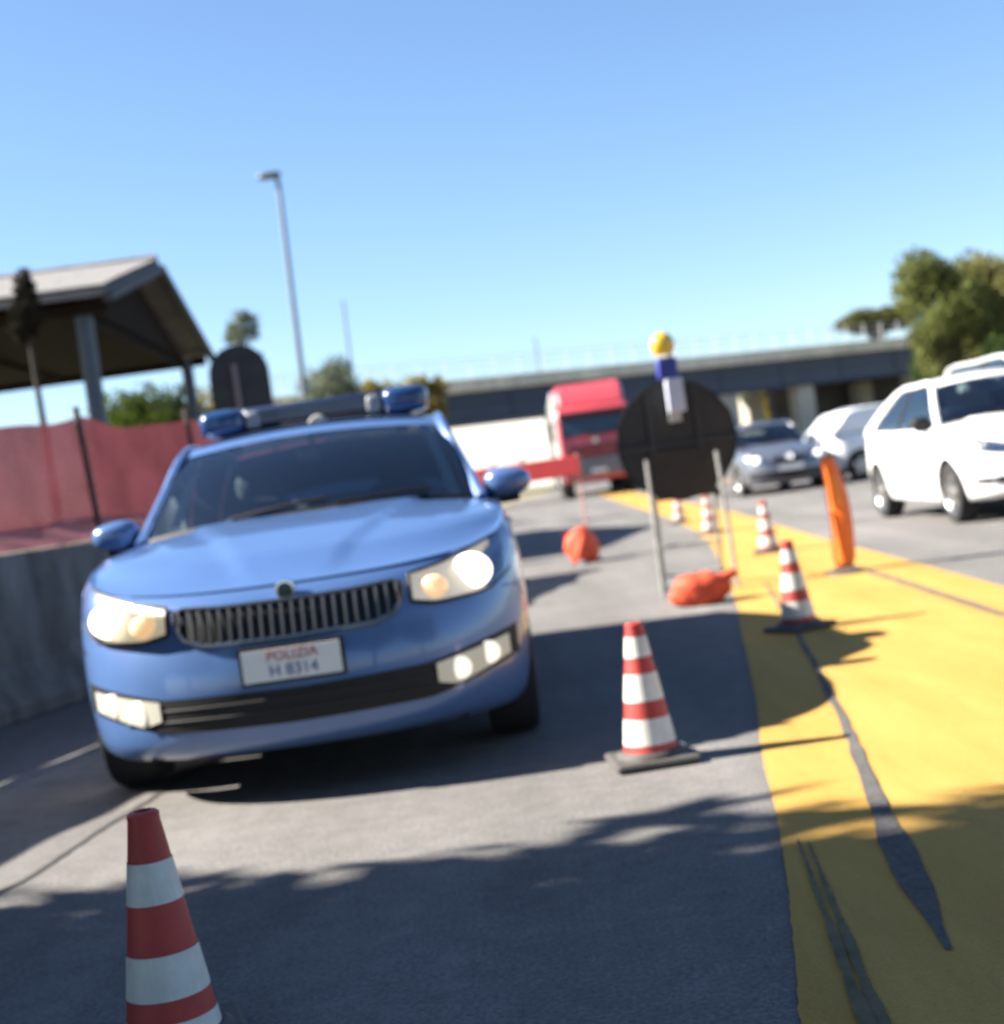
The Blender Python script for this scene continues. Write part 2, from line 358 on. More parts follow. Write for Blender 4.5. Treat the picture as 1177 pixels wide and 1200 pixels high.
# fence standing just behind the blocks
NET = net_mat('red_safety_net', (0.15, 0.045, 0.055), 0.90)
NET2 = net_mat('pink_net_skirt', (0.30, 0.13, 0.145), 0.95)
nrm = Vector((-uu.y, uu.x, 0))                      # towards the left, away from the lane
f0 = Vector((barrier_x(2.0), 2.0, 0)) + nrm * 0.30
fen = thing('net_fence', 'red plastic safety net strung on thin posts along the concrete barrier', 'fence', f0)
FL = 14.0
post_s = [0.6, 2.7, 4.9, 7.15, 9.05, 10.75, 12.5, 13.9]
def net_top(s):
    sag = 0
    for a, b in zip(post_s, post_s[1:]):
        if a <= s <= b: sag = 0.07 * math.sin(math.pi * (s - a) / (b - a))
    return 1.93 - sag + 0.012 * math.sin(s * 7)
def net_part(name, z0, top, out, m):
    mb = MB(); n = 120
    for i in range(n + 1):
        s = FL * i / n
        for j in range(9):
            t = j / 8; z = lerp(z0, top(s), t)
            wob = 0.014 * math.sin(s * 5.1 + 2 * t) + 0.012 * math.sin(s * 11 + 5 * t) + out(t)
            p = uu * s + nrm * wob; mb.v.append((p.x, p.y, z))
    for i in range(n):
        for j in range(8): mb.f.append((i * 9 + j, (i + 1) * 9 + j, (i + 1) * 9 + j + 1, i * 9 + j + 1))
    me = bpy.data.meshes.new(name); me.from_pydata(mb.v, [], mb.f); me.shade_smooth()
    uv = me.uv_layers.new(name='UVMap')
    for lp in me.loops:
        p = me.vertices[lp.vertex_index].co; uv.data[lp.index].uv = (Vector((p.x, p.y, 0)).length, p.z)
    me.materials.append(m); return link(bpy.data.objects.new(name, me), fen)
net_part('net', 1.16, net_top, lambda t: 0.0, NET)
net_part('net_skirt', 1.035, lambda s: 1.19 + 0.015 * math.sin(s * 3), lambda t: -0.10 * (1 - t) - 0.012, NET2)
RUST = mat('rusty_post', (0.07, 0.045, 0.04), 0.8, noise=0.4, nscale=12)
for i, s in enumerate(post_s):
    p = uu * s + nrm * -0.05; q = p + uu * random.uniform(-0.12, -0.05)
    part('post', MB().tube([(p.x, p.y, 1.03), (q.x, q.y, 2.0)], 0.024, 8), RUST, fen)
    part('post_foot', MB().tube([(p.x, p.y, 1.03), (p.x, p.y, 1.1)], 0.05, 8), RUST, fen)

# ------------------------------------------------------------------ cars
def build_car(name, label, nose, yaw, paint, P, group=None, interior=True):
    """nose: ground point under the middle of the front bumper; the car faces -Y before yaw."""
    L, W, H = P['L'], P['W'] / 2, P['H']; ax1, ax2, WR = P['ax1'], P['ax2'], P['wr']
    yC, yH, yR, yG = P['cowl'], P['header'], P['roof_end'], P['glass_end']; BZ = P['belt']
    fz = P.get('front_z', 0.76); n = P.get('n', 2.5); Lf = P.get('lf', 0.75); Lr = 0.55; sill = P.get('sill', 0.2)
    off = Vector((0, -L / 2, 0))
    c_ = Vector((-math.sin(yaw), math.cos(yaw), 0)) * (L / 2)
    root = thing(name, label, P.get('cat', 'car'), Vector(nose) + c_, yaw, group)
    AR = WR + 0.045
    zs_tab = [(0, fz), (0.25, fz + 0.035), (0.6, lerp(fz, BZ, 0.60)), (1.0, lerp(fz, BZ, 0.88)), (yC + 0.25, BZ), (L * 0.7, BZ + 0.02), (L - 0.25, BZ + 0.05), (L, BZ + 0.03)]
    wf_tab = [(.2, .935), (.235, .965), (.30, .985), (.40, .997), (.50, 1.0), (.60, .997), (.67, .985), (.715, .972), (.75, .945)]
    nf_tab = [(.2, .10), (.225, .035), (.27, .008), (.34, 0), (.46, 0.0), (.53, .012), (.60, .035), (.67, .065), (.72, .10), (.75, .15)]
    zs = lambda y: interp(zs_tab, y)
    def zn(y, z): return 0.2 + (z - sill) * 0.55 / (zs(y) - sill)
    def outline_y(x, W_, N_):
        a = min(1, abs(x) / W_); return N_ + Lf * (1 - (1 - a ** n) ** (1 / n))
    def Sf(x, z):                                    # front surface: y for (x, z)
        y = 0.1
        for _ in range(5):
            q = zn(y, z); y = outline_y(x, W * interp(wf_tab, q), interp(nf_tab, q))
        return y
    def side_x(y, z): return W * interp(wf_tab, zn(y, z))
    # columns
    cols = [('x', k / 20) for k in range(0, 15)]
    ys = list(np.linspace(0.2, 0.5, 7)) + list(np.linspace(0.5, L - 0.5, 40)) + [L - 0.4, L - 0.3, L - 0.2, L - 0.12, L - 0.06, L - 0.02, L]
    for a in (ax1, ax2): ys += [a - AR * math.cos(R(g)) for g in range(0, 181, 10)] + [a - AR - 0.004, a + AR + 0.004]
    xmax_y = Lf * (1 - (1 - 0.7 ** n) ** (1 / n))
    cols += [('y', y) for y in sorted(set(round(y, 4) for y in ys)) if y > xmax_y + 0.02]
    def zb(y):
        for a in (ax1, ax2):
            if abs(y - a) <= AR + 1e-4: return max(sill, WR + math.sqrt(max(0, AR * AR - (y - a) ** 2)))
        return sill
    ts = [0, .02, .06, .12, .2, .3, .4, .5, .6, .7, .78, .85, .91, .96, 1.0]
    mb = MB()
    for sgn in (1, -1):
        rows = []
        for kind, val in cols:
            col = []
            ynom = outline_y(val * W, W, 0) if kind == 'x' else val
            b0, top = zb(ynom), zs(ynom)
            for t in ts:
                z = lerp(b0, top, t); q = zn(ynom, z); Wz = W * interp(wf_tab, q); Nz = interp(nf_tab, q)
                if kind == 'x':
                    x = val * Wz; y = outline_y(x, Wz, Nz)
                else:
                    y = val; a = min(1, val / Lf)
                    x = Wz * (1 - (1 - a) ** n) ** (1 / n) if val < Lf else Wz
                    y = val + Nz * max(0, 1 - val / (Lf * 1.3))
                    d = L - val
                    if d < Lr: x = Wz * max(0.0, 1 - (1 - d / Lr) ** 2.6) ** (1 / 2.6)
                    y -= interp(nf_tab, q) * 0.7 * max(0, 1 - d / (Lr * 1.3))
                col.append(Vector((sgn * x, y, z)))
            e = col[-1]
            col.append(Vector((e.x * 0.975, e.y + (0.02 if kind == 'x' else 0), e.z + (0.004 if ynom > yC else -0.012))))
            col.append(Vector((e.x * 0.90, e.y + (0.05 if kind == 'x' else 0), e.z + (0.006 if ynom > yC else -0.03))))
            rows.append(col)
        m_ = len(rows[0]); v = [p + off for c in rows for p in c]
        f = [(i * m_ + j, (i + 1) * m_ + j, (i + 1) * m_ + j + 1, i * m_ + j + 1) for i in range(len(rows) - 1) for j in range(m_ - 1)]
        mb.add(v, f)
    part('body', mb, paint, root, weld=True)
    # bonnet
    Wt = W * 0.95
    zh = lambda y: interp([(0, fz - 0.01), (0.15, fz + 0.012), (0.4, lerp(fz, BZ + .06, 0.42)), (0.75, lerp(fz, BZ + .06, 0.72)), (yC + .05, BZ + 0.055), (yC + .5, BZ + .06)], y)
    yA = yC + 0.27
    def hood(u, v):
        q = 2 * u - 1; q = math.copysign(1 - (1 - abs(q)) ** 1.35, q)
        yf = outline_y(q * Wt, Wt, 0.14); yc = yA - 0.27 * (1 - q * q) + 0.02
        yc = max(yc, yf + 0.25); y = lerp(yf, yc, v); x = q * Wt
        bl = (1 - abs(q) ** 3.6) * min(1, v * 4)
        k = min(1, v * 3); z = lerp(zs(lerp(outline_y(q * Wt, Wt, 0), y, k)) + 0.002, zh(y), bl)
        cr = lerp(0.16, 0.52, v)                         # the two creases that open towards the windscreen
        z += 0.020 * smooth01((cr - abs(x)) / 0.035) * min(1, v * 5) * (0.6 + 0.4 * v)
        return Vector((x, y, z)) + off
    part('bonnet', MB().grid(61, 34, hood), paint, root)
    # boot deck or tail shelf
    def deck(u, v):
        q = 2 * u - 1; y = lerp(yG - 0.12, L - 0.075 - 0.10 * abs(q) ** 3, v); d = L - y
        x = q * Wt * (max(0, 1 - (1 - min(1, d / Lr)) ** 2.6) ** (1 / 2.6))
        return Vector((x, y, zs(y) + 0.006 + 0.035 * (1 - q * q) * min(1, (1 - v) * 3))) + off
    part('boot_lid', MB().grid(21, 8, deck), paint, root)
    # greenhouse
    xb = W * 0.865; xr = P.get('roof_w', W * 0.665)
    KP = [(xb, yA, BZ + 0.01), (lerp(xb, xr, .52), lerp(yA, yH + .1, .5), lerp(BZ, H - .055, .53)), (xr, yH + 0.1, H - 0.058), (xr - .004, lerp(yH, yR, .5), H - 0.048), (xr - .005, yR, H - 0.07), (lerp(xb, xr, .5), lerp(yR, yG, .55), lerp(BZ, H - .07, .52)), (xb - 0.04, yG, BZ + 0.03)]
    KS = [0, .11, .24, .5, .76, .89, 1.0]
    def rail(s):                                      # Catmull-Rom through the roof-rail points
        i = max(k for k in range(6) if KS[k] <= s + 1e-9); t = (s - KS[i]) / (KS[i + 1] - KS[i])
        p = [Vector(KP[max(0, min(6, i + d))]) for d in (-1, 0, 1, 2)]
        return 0.5 * ((2 * p[1]) + (p[2] - p[0]) * t + (2 * p[0] - 5 * p[1] + 4 * p[2] - p[3]) * t * t + (3 * p[1] - p[0] - 3 * p[2] + p[3]) * t ** 3)
    def belt(s): y = lerp(yA, yG, s); return Vector((xb, y, zs(y) + 0.008))
    for sg in (1, -1):
        fl = lambda p: Vector((p.x * sg, p.y, p.z)) + off
        part('roof_pillar', MB().tube([fl(rail(i / 40)) for i in range(41)], [lerp(0.042, 0.030, min(1, i / 9)) if i < 30 else lerp(0.030, 0.10, (i - 30) / 10) for i in range(41)], 8, flat=0.8), paint, root)
        def gl(s0, s1, push=0.0, t0=0.0, t1=1.0):
            def fn(u, v):
                s = lerp(s0, s1, u); a, b = belt(s), rail(s); t = lerp(t0, t1, v); p = a.lerp(b, t)
                return fl(p + Vector((push + 0.02 * math.sin(math.pi * t), 0, 0)))
            return fn
        for s0, s1 in P['windows']: part('side_window', MB().grid(14, 6, gl(s0, s1)), P.get('side_glass', GLASS), root)
        if P.get('blank'): part('side_panel', MB().grid(14, 6, gl(.39, .96, .004)), paint, root)
        for s0, s1 in P['pillars']: part('door_pillar', MB().grid(5, 6, gl(s0, s1, 0.006)), BLACK, root)
        part('window_trim', MB().tube([fl(belt(i / 20) + Vector((0.004, 0, 0))) for i in range(21)], 0.012, 6), BLACK, root)
        # doors
        for y0, y1 in P['doors']:
            def dr(u, v):
                y = lerp(y0, y1, u); z = lerp(sill + 0.12, zs(y) - 0.02, v)
                return fl(Vector((side_x(y, z) + 0.004, y, z)))
            d = part('door', MB().grid(12, 9, dr), paint, root)
            yh = y1 - 0.16; z = zs(yh) - 0.13; xx = side_x(yh, z) + 0.03
            part('handle', MB().ellipsoid(fl(Vector((xx, yh, z))), (0.02, 0.09, 0.016), 12, 6), paint, d)
        part('bumper_seam', MB().tube([fl(Vector((side_x(y, z) + .001, y, z))) for y, z in [(lerp(ax1 - AR - .14, ax1 - AR + .02, t), lerp(fz - .13, fz - .15, t)) for t in np.linspace(0, 1, 6)]], .004, 5), BLACK, root)
        part('side_repeater', MB().ellipsoid(fl(Vector((side_x(ax1 + AR + .1, .72) + .004, ax1 + AR + .1, .72))), (.008, .035, .016), 10, 6), LAMPOFF, root)
        # mirror
        mc = Vector((xb + 0.135, yA + 0.13, BZ + 0.075))
        def mf(d): return Vector((d.x, d.y * (1.0 if d.y < 0 else 0.35), d.z * (1 - 0.18 * d.x * sg / 0.13)))
        mm = part('wing_mirror', MB().ellipsoid(fl(mc), (0.112, 0.09, 0.068), 20, 12, 0.75, mf), paint if not P.get('black_mirror') else BLACK, root)
        part('mirror_foot', MB().tube([fl(Vector((xb - 0.02, yA + 0.16, BZ + 0.02))), fl(mc + Vector((-0.02, 0.01, -0.065))), fl(mc + Vector((0.05, 0.005, -0.074)))], [0.035, 0.042, 0.025], 8, flat=0.6), BLACK, mm)
        part('mirror_glass', MB().lathe([(0.0, 0), (0.07, 0), (0.075, 0.006)], 18, Matrix.Translation(fl(mc + Vector((0, 0.04, 0)))) @ Matrix.Diagonal((1.3, 1, 0.75, 1)), axis='Y'), CHROME, mm)
    def ws(u, v, shrink=1.0):
        q = (2 * u - 1) * shrink
        b = Vector((q * xb, yA - 0.27 * (1 - q * q), BZ + 0.012 + 0.048 * (1 - q * q)))
        t = Vector((q * xr, yH + 0.1 - 0.10 * (1 - q * q), H - 0.055 + 0.042 * (1 - q * q)))
        p = b.lerp(t, v); p.y -= 0.035 * math.sin(math.pi * v); p.z += 0.03 * math.sin(math.pi * v); return p + off
    part('windscreen', MB().grid(25, 12, lambda u, v: ws(u, v * .885, 0.985)), GLASS, root)
    part('roof_header', MB().grid(25, 6, lambda u, v: ws(u, .875 + .135 * v) + Vector((0, -.004 * (1 - v), .003))), paint, root)
    part('windscreen_surround', MB().grid(25, 3, lambda u, v: ws(u, -0.035 + v * 0.075) + Vector((0, -0.006, 0.004))), BLACK, root)
    for a in (-0.42, 0.18):
        part('wiper', MB().tube([ws(0.5 + a / 2 + k * 0.055, 0.03 + 0.012 * k) + Vector((0, -0.02, 0.012)) for k in range(6)], 0.009, 6), BLACK, root)
    def roof(u, v):
        q = 2 * u - 1; sx = lerp(0.24, 0.76, v); r = rail(sx)
        y = r.y - 0.10 * (1 - q * q) * (1 - v) ** 2 + 0.08 * (1 - q * q) * v ** 2
        return Vector((q * r.x, y, r.z + 0.003 + 0.042 * (1 - q * q) + 0.012 * (1 - q ** 8))) + off
    part('roof', MB().grid(25, 20, roof), paint, root)
    def rg(u, v):
        q = 2 * u - 1; a = rail(0.76); b = rail(1.0); m_ = a.lerp(b, v); mx = rail(lerp(.76, 1, v))
        return Vector((q * mx.x * 0.96, mx.y + 0.08 * (1 - q * q), mx.z + 0.042 * (1 - q * q))) + off
    part('tailgate_panel' if P.get('blank') else 'rear_window', MB().grid(17, 8, rg), paint if P.get('blank') else GLASS, root)
    # wheels
    tyre = MB().lathe([(WR * .66, -.10), (WR * .80, -.108), (WR * .95, -.10), (WR, -.075), (WR, .075), (WR * .95, .10), (WR * .8, .108), (WR * .66, .10)], 36, axis='X').mesh('tyre')
    tyre.materials.append(RUBBER)
    rb = MB().lathe([(WR * .67, -.095), (WR * .63, -.085), (WR * .60, -.05), (WR * .6, .08)], 36, axis='X')
    for k in range(5):
        a = 2 * math.pi * k / 5; m_ = Matrix.Rotation(a, 4, 'X')
        rb.add([m_ @ Vector(p) for p in [(-.085, -.035, .04), (-.085, .035, .04), (-.078, .05, WR * .64), (-.078, -.05, WR * .64), (-.04, -.035, .04), (-.04, .035, .04), (-.045, .05, WR * .64), (-.045, -.05, WR * .64)]],
               [(0, 1, 2, 3), (4, 7, 6, 5), (0, 4, 5, 1), (1, 5, 6, 2), (2, 6, 7, 3), (3, 7, 4, 0)])
    rb.lathe([(0, -.095), (.05, -.092), (.065, -.07), (.065, -.03)], 16, axis='X')
    rim = rb.mesh('rim'); rim.materials.append(ALU)
    disc = MB().lathe([(0.0, -0.02), (WR * .58, -0.02), (WR * .58, 0.03)], 24, axis='X').mesh('brake_disc'); disc.materials.append(mat('brake_dark', (0.06, 0.055, 0.05), 0.6, metal=.5, noise=.3))
    for a in (ax1, ax2):
        for sg in (1, -1):
            wo = part('wheel', tyre, None, root); wo.location = Vector((sg * (W - 0.115), a, WR)) + off
            if sg > 0: wo.rotation_euler = (0, 0, math.pi)
            part('rim', rim, None, wo); part('brake_disc', disc, None, wo)
            part('wheel_arch_liner', MB().grid(14, 2, lambda u, v: Vector((sg * lerp(W - 0.03, W - 0.36, v), a - (AR - .002) * math.cos(math.pi * u), WR - .02 + (AR - .002) * math.sin(math.pi * u))) + off), BLACK, root)
    part('underbody', MB().box(-W + .3, W - .3, -L / 2 + .22, L / 2 - .3, .19, .34).box(-W + .1, W - .1, ax1 + AR - L / 2 + .03, ax2 - AR - L / 2 - .03, sill + .01, .4), BLACK, root)
    # ---- front details, all on the curved nose
    def front_patch(x0, x1, zlo, zhi, o_, nx=16, nz=6):
        def fn(u, v):
            x = lerp(x0, x1, u); z = lerp(zlo(u), zhi(u), v); return Vector((x, Sf(x, z) - o_, z)) + off
        return MB().grid(nx, nz, fn)
    def on_nose(x, z, o_=0.0): return Vector((x, Sf(x, z) - o_, z)) + off
    F = P['front']
    lamps = []
    for sg in (1, -1):
        h = F['head']
        zl = lambda u: interp(h['lo'], u); zu = lambda u: interp(h['hi'], u)
        hl = part('headlight', front_patch(sg * h['x0'], sg * h['x1'], zl, zu, 0.006, 18, 7), h.get('mat') or mat('lamp_reflector', (0.62, 0.62, 0.63), 0.22, metal=0.85), root)
        rim_pts = [on_nose(sg * lerp(h['x0'], h['x1'], u), zl(u), .008) for u in np.linspace(0, 1, 10)] + [on_nose(sg * lerp(h['x0'], h['x1'], u), zu(u), .008) for u in np.linspace(1, 0, 10)]
        part('lamp_bezel', MB().tube(rim_pts + rim_pts[:1], 0.007, 6), BLACK, hl)
        for bx, bz, br, mt in h['bulbs']:
            x = sg * bx; c = on_nose(x, bz, 0.016)
            part('bulb', MB().ellipsoid(c, (br, br * .45, br * h.get('sq', 0.9)), 18, 10), mt, hl)
        part('lens', front_patch(sg * h['x0'], sg * h['x1'], lambda u: zl(u) + .004, lambda u: zu(u) - .004, 0.05 if F.get('deep') else 0.04, 18, 7), CLEAR, hl)
        if 'fog' in F:
            g = F['fog']
            fo = part('fog_lamp', front_patch(sg * g['x0'], sg * g['x1'], lambda u: interp(g['lo'], u), lambda u: interp(g['hi'], u), 0.012, 12, 5), g['mat'], root)
            for bx, bz, br, mt in g['bulbs']:
                part('bulb', MB().ellipsoid(on_nose(sg * bx, bz, 0.018), (br, br * .2, br), 14, 8), mt, fo)
    g = F['grille']
    gz0 = lambda u: interp(g['lo'], abs(2 * u - 1)); gz1 = lambda u: interp(g['hi'], abs(2 * u - 1))
    gr = part('grille', front_patch(-g['w'], g['w'], gz0, gz1, 0.006, 24, 6), BLACK, root)
    loop = [on_nose(lerp(-g['w'], g['w'], u), gz0(u), .012) for u in np.linspace(0, 1, 25)] + [on_nose(lerp(-g['w'], g['w'], u), gz1(u), .012) for u in np.linspace(1, 0, 25)]
    part('grille_frame', MB().tube(loop + loop[:1], g.get('frame', 0.009), 8), g.get('fmat', CHROME), gr)
    if g.get('slats'):
        for k in range(g['slats']):
            u = (k + 0.5) / g['slats']; x = lerp(-g['w'], g['w'], u)
            if abs(x) < g.get('gap', 0): continue
            part('slat', MB().tube([on_nose(x, lerp(gz0(u), gz1(u), t), 0.018) for t in (0.06, 0.35, 0.65, 0.94)], 0.0055, 6), g.get('smat', BLACK), gr)
    for k in range(g.get('bars', 0)):
        t = (k + 1) / (g['bars'] + 1)
        part('slat', MB().tube([on_nose(lerp(-g['w'] * .96, g['w'] * .96, u), lerp(gz0(u), gz1(u), t), 0.014) for u in np.linspace(0, 1, 15)], 0.008, 6), g.get('smat', BLACK), gr)
    if 'intake' in F:
        i_ = F['intake']
        part('lower_intake', front_patch(-i_['w'], i_['w'], lambda u: interp(i_['lo'], abs(2 * u - 1)), lambda u: interp(i_['hi'], abs(2 * u - 1)), 0.005, 30, 5), BLACK, root)
        for t in (0.35, 0.68):
            part('intake_bar', MB().tube([on_nose(lerp(-i_['w'] * .8, i_['w'] * .8, u), lerp(interp(i_['lo'], .5), interp(i_['hi'], .5), t), 0.006) for u in np.linspace(0, 1, 20)], 0.0045, 6), mat('intake_bar', (0.012, 0.012, 0.013), 0.6), root)
    if 'badge' in F:
        bx = on_nose(0, F['badge'][0], 0.012)
        bd = part('badge', MB().lathe([(0, -.012), (F['badge'][1] * .9, -.010), (F['badge'][1], 0), (F['badge'][1], .02)], 24, Matrix.Translation(bx), axis='Y'), CHROME, root)
        if len(F['badge']) > 2:
            part('badge_centre', MB().lathe([(0, -.016), (F['badge'][1] * .7, -.0145), (F['badge'][1] * .74, -.01)], 24, Matrix.Translation(bx), axis='Y'), F['badge'][2], bd)
    if 'plate' in F:
        pz, pw, ph = F['plate']; y = Sf(0, pz) - 0.02
        pl = part('number_plate', MB().box(-pw / 2, pw / 2, y - .012 + off.y, y + .03 + off.y, pz - ph / 2, pz + ph / 2), mat('plate_white', (0.74, 0.74, 0.72), 0.4, noise=.06), root, False)
        part('plate_holder', MB().box(-pw / 2 - .012, pw / 2 + .012, y - .004 + off.y, y + .034 + off.y, pz - ph / 2 - .012, pz + ph / 2 + .012), BLACK, pl, False)
        root['_plate_y'] = y - .0135 + off.y
    # ---- inside
    if interior:
        part('floor_tub', MB().grid(2, 2, lambda u, v: Vector((lerp(-W * .82, W * .82, u), lerp(yC + .05, yG, v), .42)) + off), DARKIN, root)
        def dash(u, v):
            q = 2 * u - 1; a = math.pi * v * .75
            return Vector((q * W * .84, yA + .25 - .30 * math.cos(a) - 0.1 * (1 - q * q), BZ - .17 + .15 * math.sin(a) + (0.03 if q > 0.2 and q < .75 else 0))) + off
        part('dashboard', MB().grid(20, 10, dash), DARKIN, root)
        SEAT = mat('seat_cloth', (0.09, 0.09, 0.10), 0.9, noise=.3, nscale=10)
        for sx in (-1, 1):
            st = part('seat', MB().ellipsoid(Vector((sx * .37, yA + 1.15, .78)) + off, (.235, .10, .36), 16, 10, .6).ellipsoid(Vector((sx * .37, yA + .9, .52)) + off, (.24, .3, .09), 16, 8, .6), SEAT, root)
            part('headrest', MB().ellipsoid(Vector((sx * .37, yA + 1.19, min(H - .22, 1.21))) + off, (.125, .05, .085), 14, 8, .7), SEAT, st)
        part('rear_bench', MB().ellipsoid(Vector((0, yR - .2, .78)) + off, (W * .74, .13, .33), 20, 10, .5), SEAT, root)
        sw_c = Vector((.37, yA + .48, BZ - .03)); m_ = Matrix.Translation(sw_c + off) @ Matrix.Rotation(R(65), 4, 'X')
        part('steering_wheel', MB().tube([m_ @ Vector((.185 * math.cos(a), .185 * math.sin(a), 0)) for a in np.linspace(0, 2 * math.pi, 25)], 0.016, 8).box(-.17, .17, -.03, .03, -.012, .012, m_), BLACK, root)
        part('rear_view_mirror', MB().ellipsoid(Vector((0, yH + .02, H - .13)) + off, (.115, .02, .035), 14, 8, .6).tube([Vector((0, yH + .03, H - .12)) + off, Vector((0, yH + .06, H - .035)) + off], .012, 6), BLACK, root)
    return root, dict(Sf=Sf, off=off, on_nose=on_nose, ws=ws, rail=rail, roof=roof, W=W, yA=yA)

WARM = mat('headlamp_lit', (1, .95, .85), .3, emit=(1.0, .86, .62), estr=0.75)
WARMDIM = mat('indicator_glow', (.9, .6, .35), .3, emit=(1.0, .60, .28), estr=0.16)
FOGON = mat('fog_lamp_lit', (1, .97, .9), .3, emit=(1.0, .90, .68), estr=0.20)
FOGGLOW = mat('fog_reflector_glow', (.34, .33, .29), .3, emit=(1, .9, .68), estr=.045)
SILVERED = mat('fog_reflector', (0.6, 0.6, 0.58), 0.25, metal=.8)

# ---- police car
POLICE = mat('police_blue_paint', (0.072, 0.142, 0.325), 0.30, metal=0.2, coat=1.0, noise=0.05, nscale=2)
PP = dict(L=4.66, W=1.81, H=1.465, ax1=0.90, ax2=3.59, wr=0.315, cowl=1.16, header=1.95, roof_end=3.55, glass_end=4.45, belt=0.975, roof_w=.635, front_z=0.795, lf=0.78, sill=0.19,
          windows=[(.05, .40), (.43, .74), (.77, .93)], pillars=[(.395, .435), (.735, .775)], doors=[(1.42, 2.42), (2.45, 3.3)],
          front=dict(
              head=dict(x0=0.455, x1=0.838, lo=[(0, .665), (.25, .645), (.75, .655), (1, .715)], hi=[(0, .765), (.35, .79), (1, .868)], bulbs=[(.69, .737, .080, WARM), (.545, .703, .052, WARMDIM)], sq=.86, mat=mat('lit_reflector', (.55, .52, .45), .25, metal=.5, emit=(1, .84, .58), estr=.085)),
              fog=dict(x0=0.515, x1=0.80, lo=[(0, .355), (.25, .335), (1, .40)], hi=[(0, .425), (1, .475)], mat=FOGGLOW, bulbs=[(.60, .393, .043, FOGON), (.715, .425, .043, FOGON)]),
              grille=dict(w=0.425, lo=[(0, .605), (.75, .613), (.93, .64), (1, .70)], hi=[(0, .738), (.6, .742), (.95, .752), (1, .74)], slats=22, fmat=mat('dark_chrome', (.22, .23, .25), .25, metal=.9), smat=mat('grille_slat', (.12, .125, .13), .3, metal=.8), gap=0.0, frame=.008),
              intake=dict(w=0.835, lo=[(0, .295), (.6, .305), (1, .39)], hi=[(0, .42), (.6, .432), (1, .505)]),
              badge=(.772, .040, mat('badge_green', (.02, .05, .05), .3)),
              plate=(.515, .36, .115)))
nose = at(345, 710, 5.42); nose.z = 0; nose.x -= 0.035
police, G = build_car('police_car', 'light blue police car with blue roof light bar and lit headlights', nose, R(1.6), POLICE, PP)
pl = [o for o in police.children if o.name.startswith('number_plate')][0]
RED = mat('plate_red_ink', (.42, .10, .11), .5); INK = mat('plate_blue_ink', (.10, .13, .30), .5)
text_mesh('POLIZIA', .052, RED, pl, 'plate_lettering', (0.005, police['_plate_y'], .545))
text_mesh('H 8314', .060, INK, pl, 'plate_lettering', (0.005, police['_plate_y'], .490))
# roof light bar
LB = Vector((0, 2.42, 0)) + G['off']; zr = 1.435
lb = part('light_bar', MB().box(-.50, .50, LB.y - .10, LB.y + .12, zr + .035, zr + .075), BLACK, police, bevel=.012)
BLUEL = mat('blue_beacon', (.012, .040, .125), .15, coat=.5, spec=.6)
NAVY = mat('navy_panel', (.018, .03, .075), .25, coat=.6)
WLAMP = mat('white_floodlight', (.20, .21, .22), .4)
for sg in (-1, 1):
    part('blue_light', MB().ellipsoid((sg * .475, LB.y, zr + .112), (.125, .14, .072), 24, 12, .55), BLUEL, lb)
    part('floodlight', MB().ellipsoid((sg * .315, LB.y - .085, zr + .11), (.04, .03, .045), 16, 10, .5), WLAMP, lb)
    part('foot', MB().box(sg * .44 - .03, sg * .44 + .03, LB.y - .05, LB.y + .05, zr - .045, zr + .04), BLACK, lb)
part('centre_panel', MB().box(-.37, .37, LB.y - .07, LB.y + .1, zr + .07, zr + .175), NAVY, lb, bevel=.02)
part('siren', MB().lathe([(0, -.02), (.045, -.02), (.055, 0.03), (.03, .06)], 16, Matrix.Translation((0.02, LB.y - .16, zr + .035)), axis='Y'), mat('siren_cream', (.36, .34, .30), .5), lb)
part('aerial', MB().tube([(0, 3.3 + G['off'].y, 1.45), (0, 3.45 + G['off'].y, 1.75)], .004, 6), BLACK, police)
# white strips paint the glints of sunlit pillars; below them the toll tag
part('windscreen_glint_and_sticker', MB().grid(4, 8, lambda u, v: G['ws'](lerp(.085, .12, u), lerp(.10, .62, v)) + Vector((0, .008, -.004))), mat('glint_and_tag_white', (.62, .66, .64), .6), police)
part('windscreen_glint_and_sticker', MB().grid(4, 8, lambda u, v: G['ws'](lerp(.915, .95, u), lerp(.06, .93, v)) + Vector((0, .008, -.004))), MATS['glint_and_tag_white'], police)
part('toll_tag', MB().box(-.075, .035, PP['header'] + .02 + G['off'].y - .09, PP['header'] + .05 + G['off'].y - .09, 1.29, 1.335), MATS['glint_and_tag_white'], police)

# ---- white hatchback on the right
WHITE = mat('white_car_paint', (0.78, 0.79, 0.80), 0.35, coat=.8, noise=.03)
WH = dict(L=4.05, W=1.74, H=1.475, ax1=0.80, ax2=3.30, wr=0.305, cowl=0.98, header=1.75, roof_end=2.95, glass_end=3.86, belt=0.95, front_z=0.74, lf=.8, black_mirror=True, sill=.22, side_glass=glass_mat('sky_glass', (.45, .58, .66), ior=2.6),
          windows=[(.05, .52), (.55, .86)], pillars=[(.515, .555)], doors=[(1.28, 2.45)],
          front=dict(head=dict(x0=.47, x1=.80, lo=[(0, .66), (1, .70)], hi=[(0, .73), (1, .86)], bulbs=[(.63, .735, .055, LAMPOFF)]),
                     fog=dict(x0=.52, x1=.76, lo=[(0, .36), (1, .38)], hi=[(0, .44), (1, .43)], mat=BLACK, bulbs=[(.62, .40, .04, LAMPOFF)]),
                     grille=dict(w=.40, lo=[(0, .60), (1, .63)], hi=[(0, .68), (1, .70)], bars=2, smat=CHROME, frame=.008),
                     intake=dict(w=.5, lo=[(0, .29), (1, .31)], hi=[(0, .44), (1, .42)]), badge=(.67, .05), plate=(.5, .5, .11)))
p = ground(1120, 612)
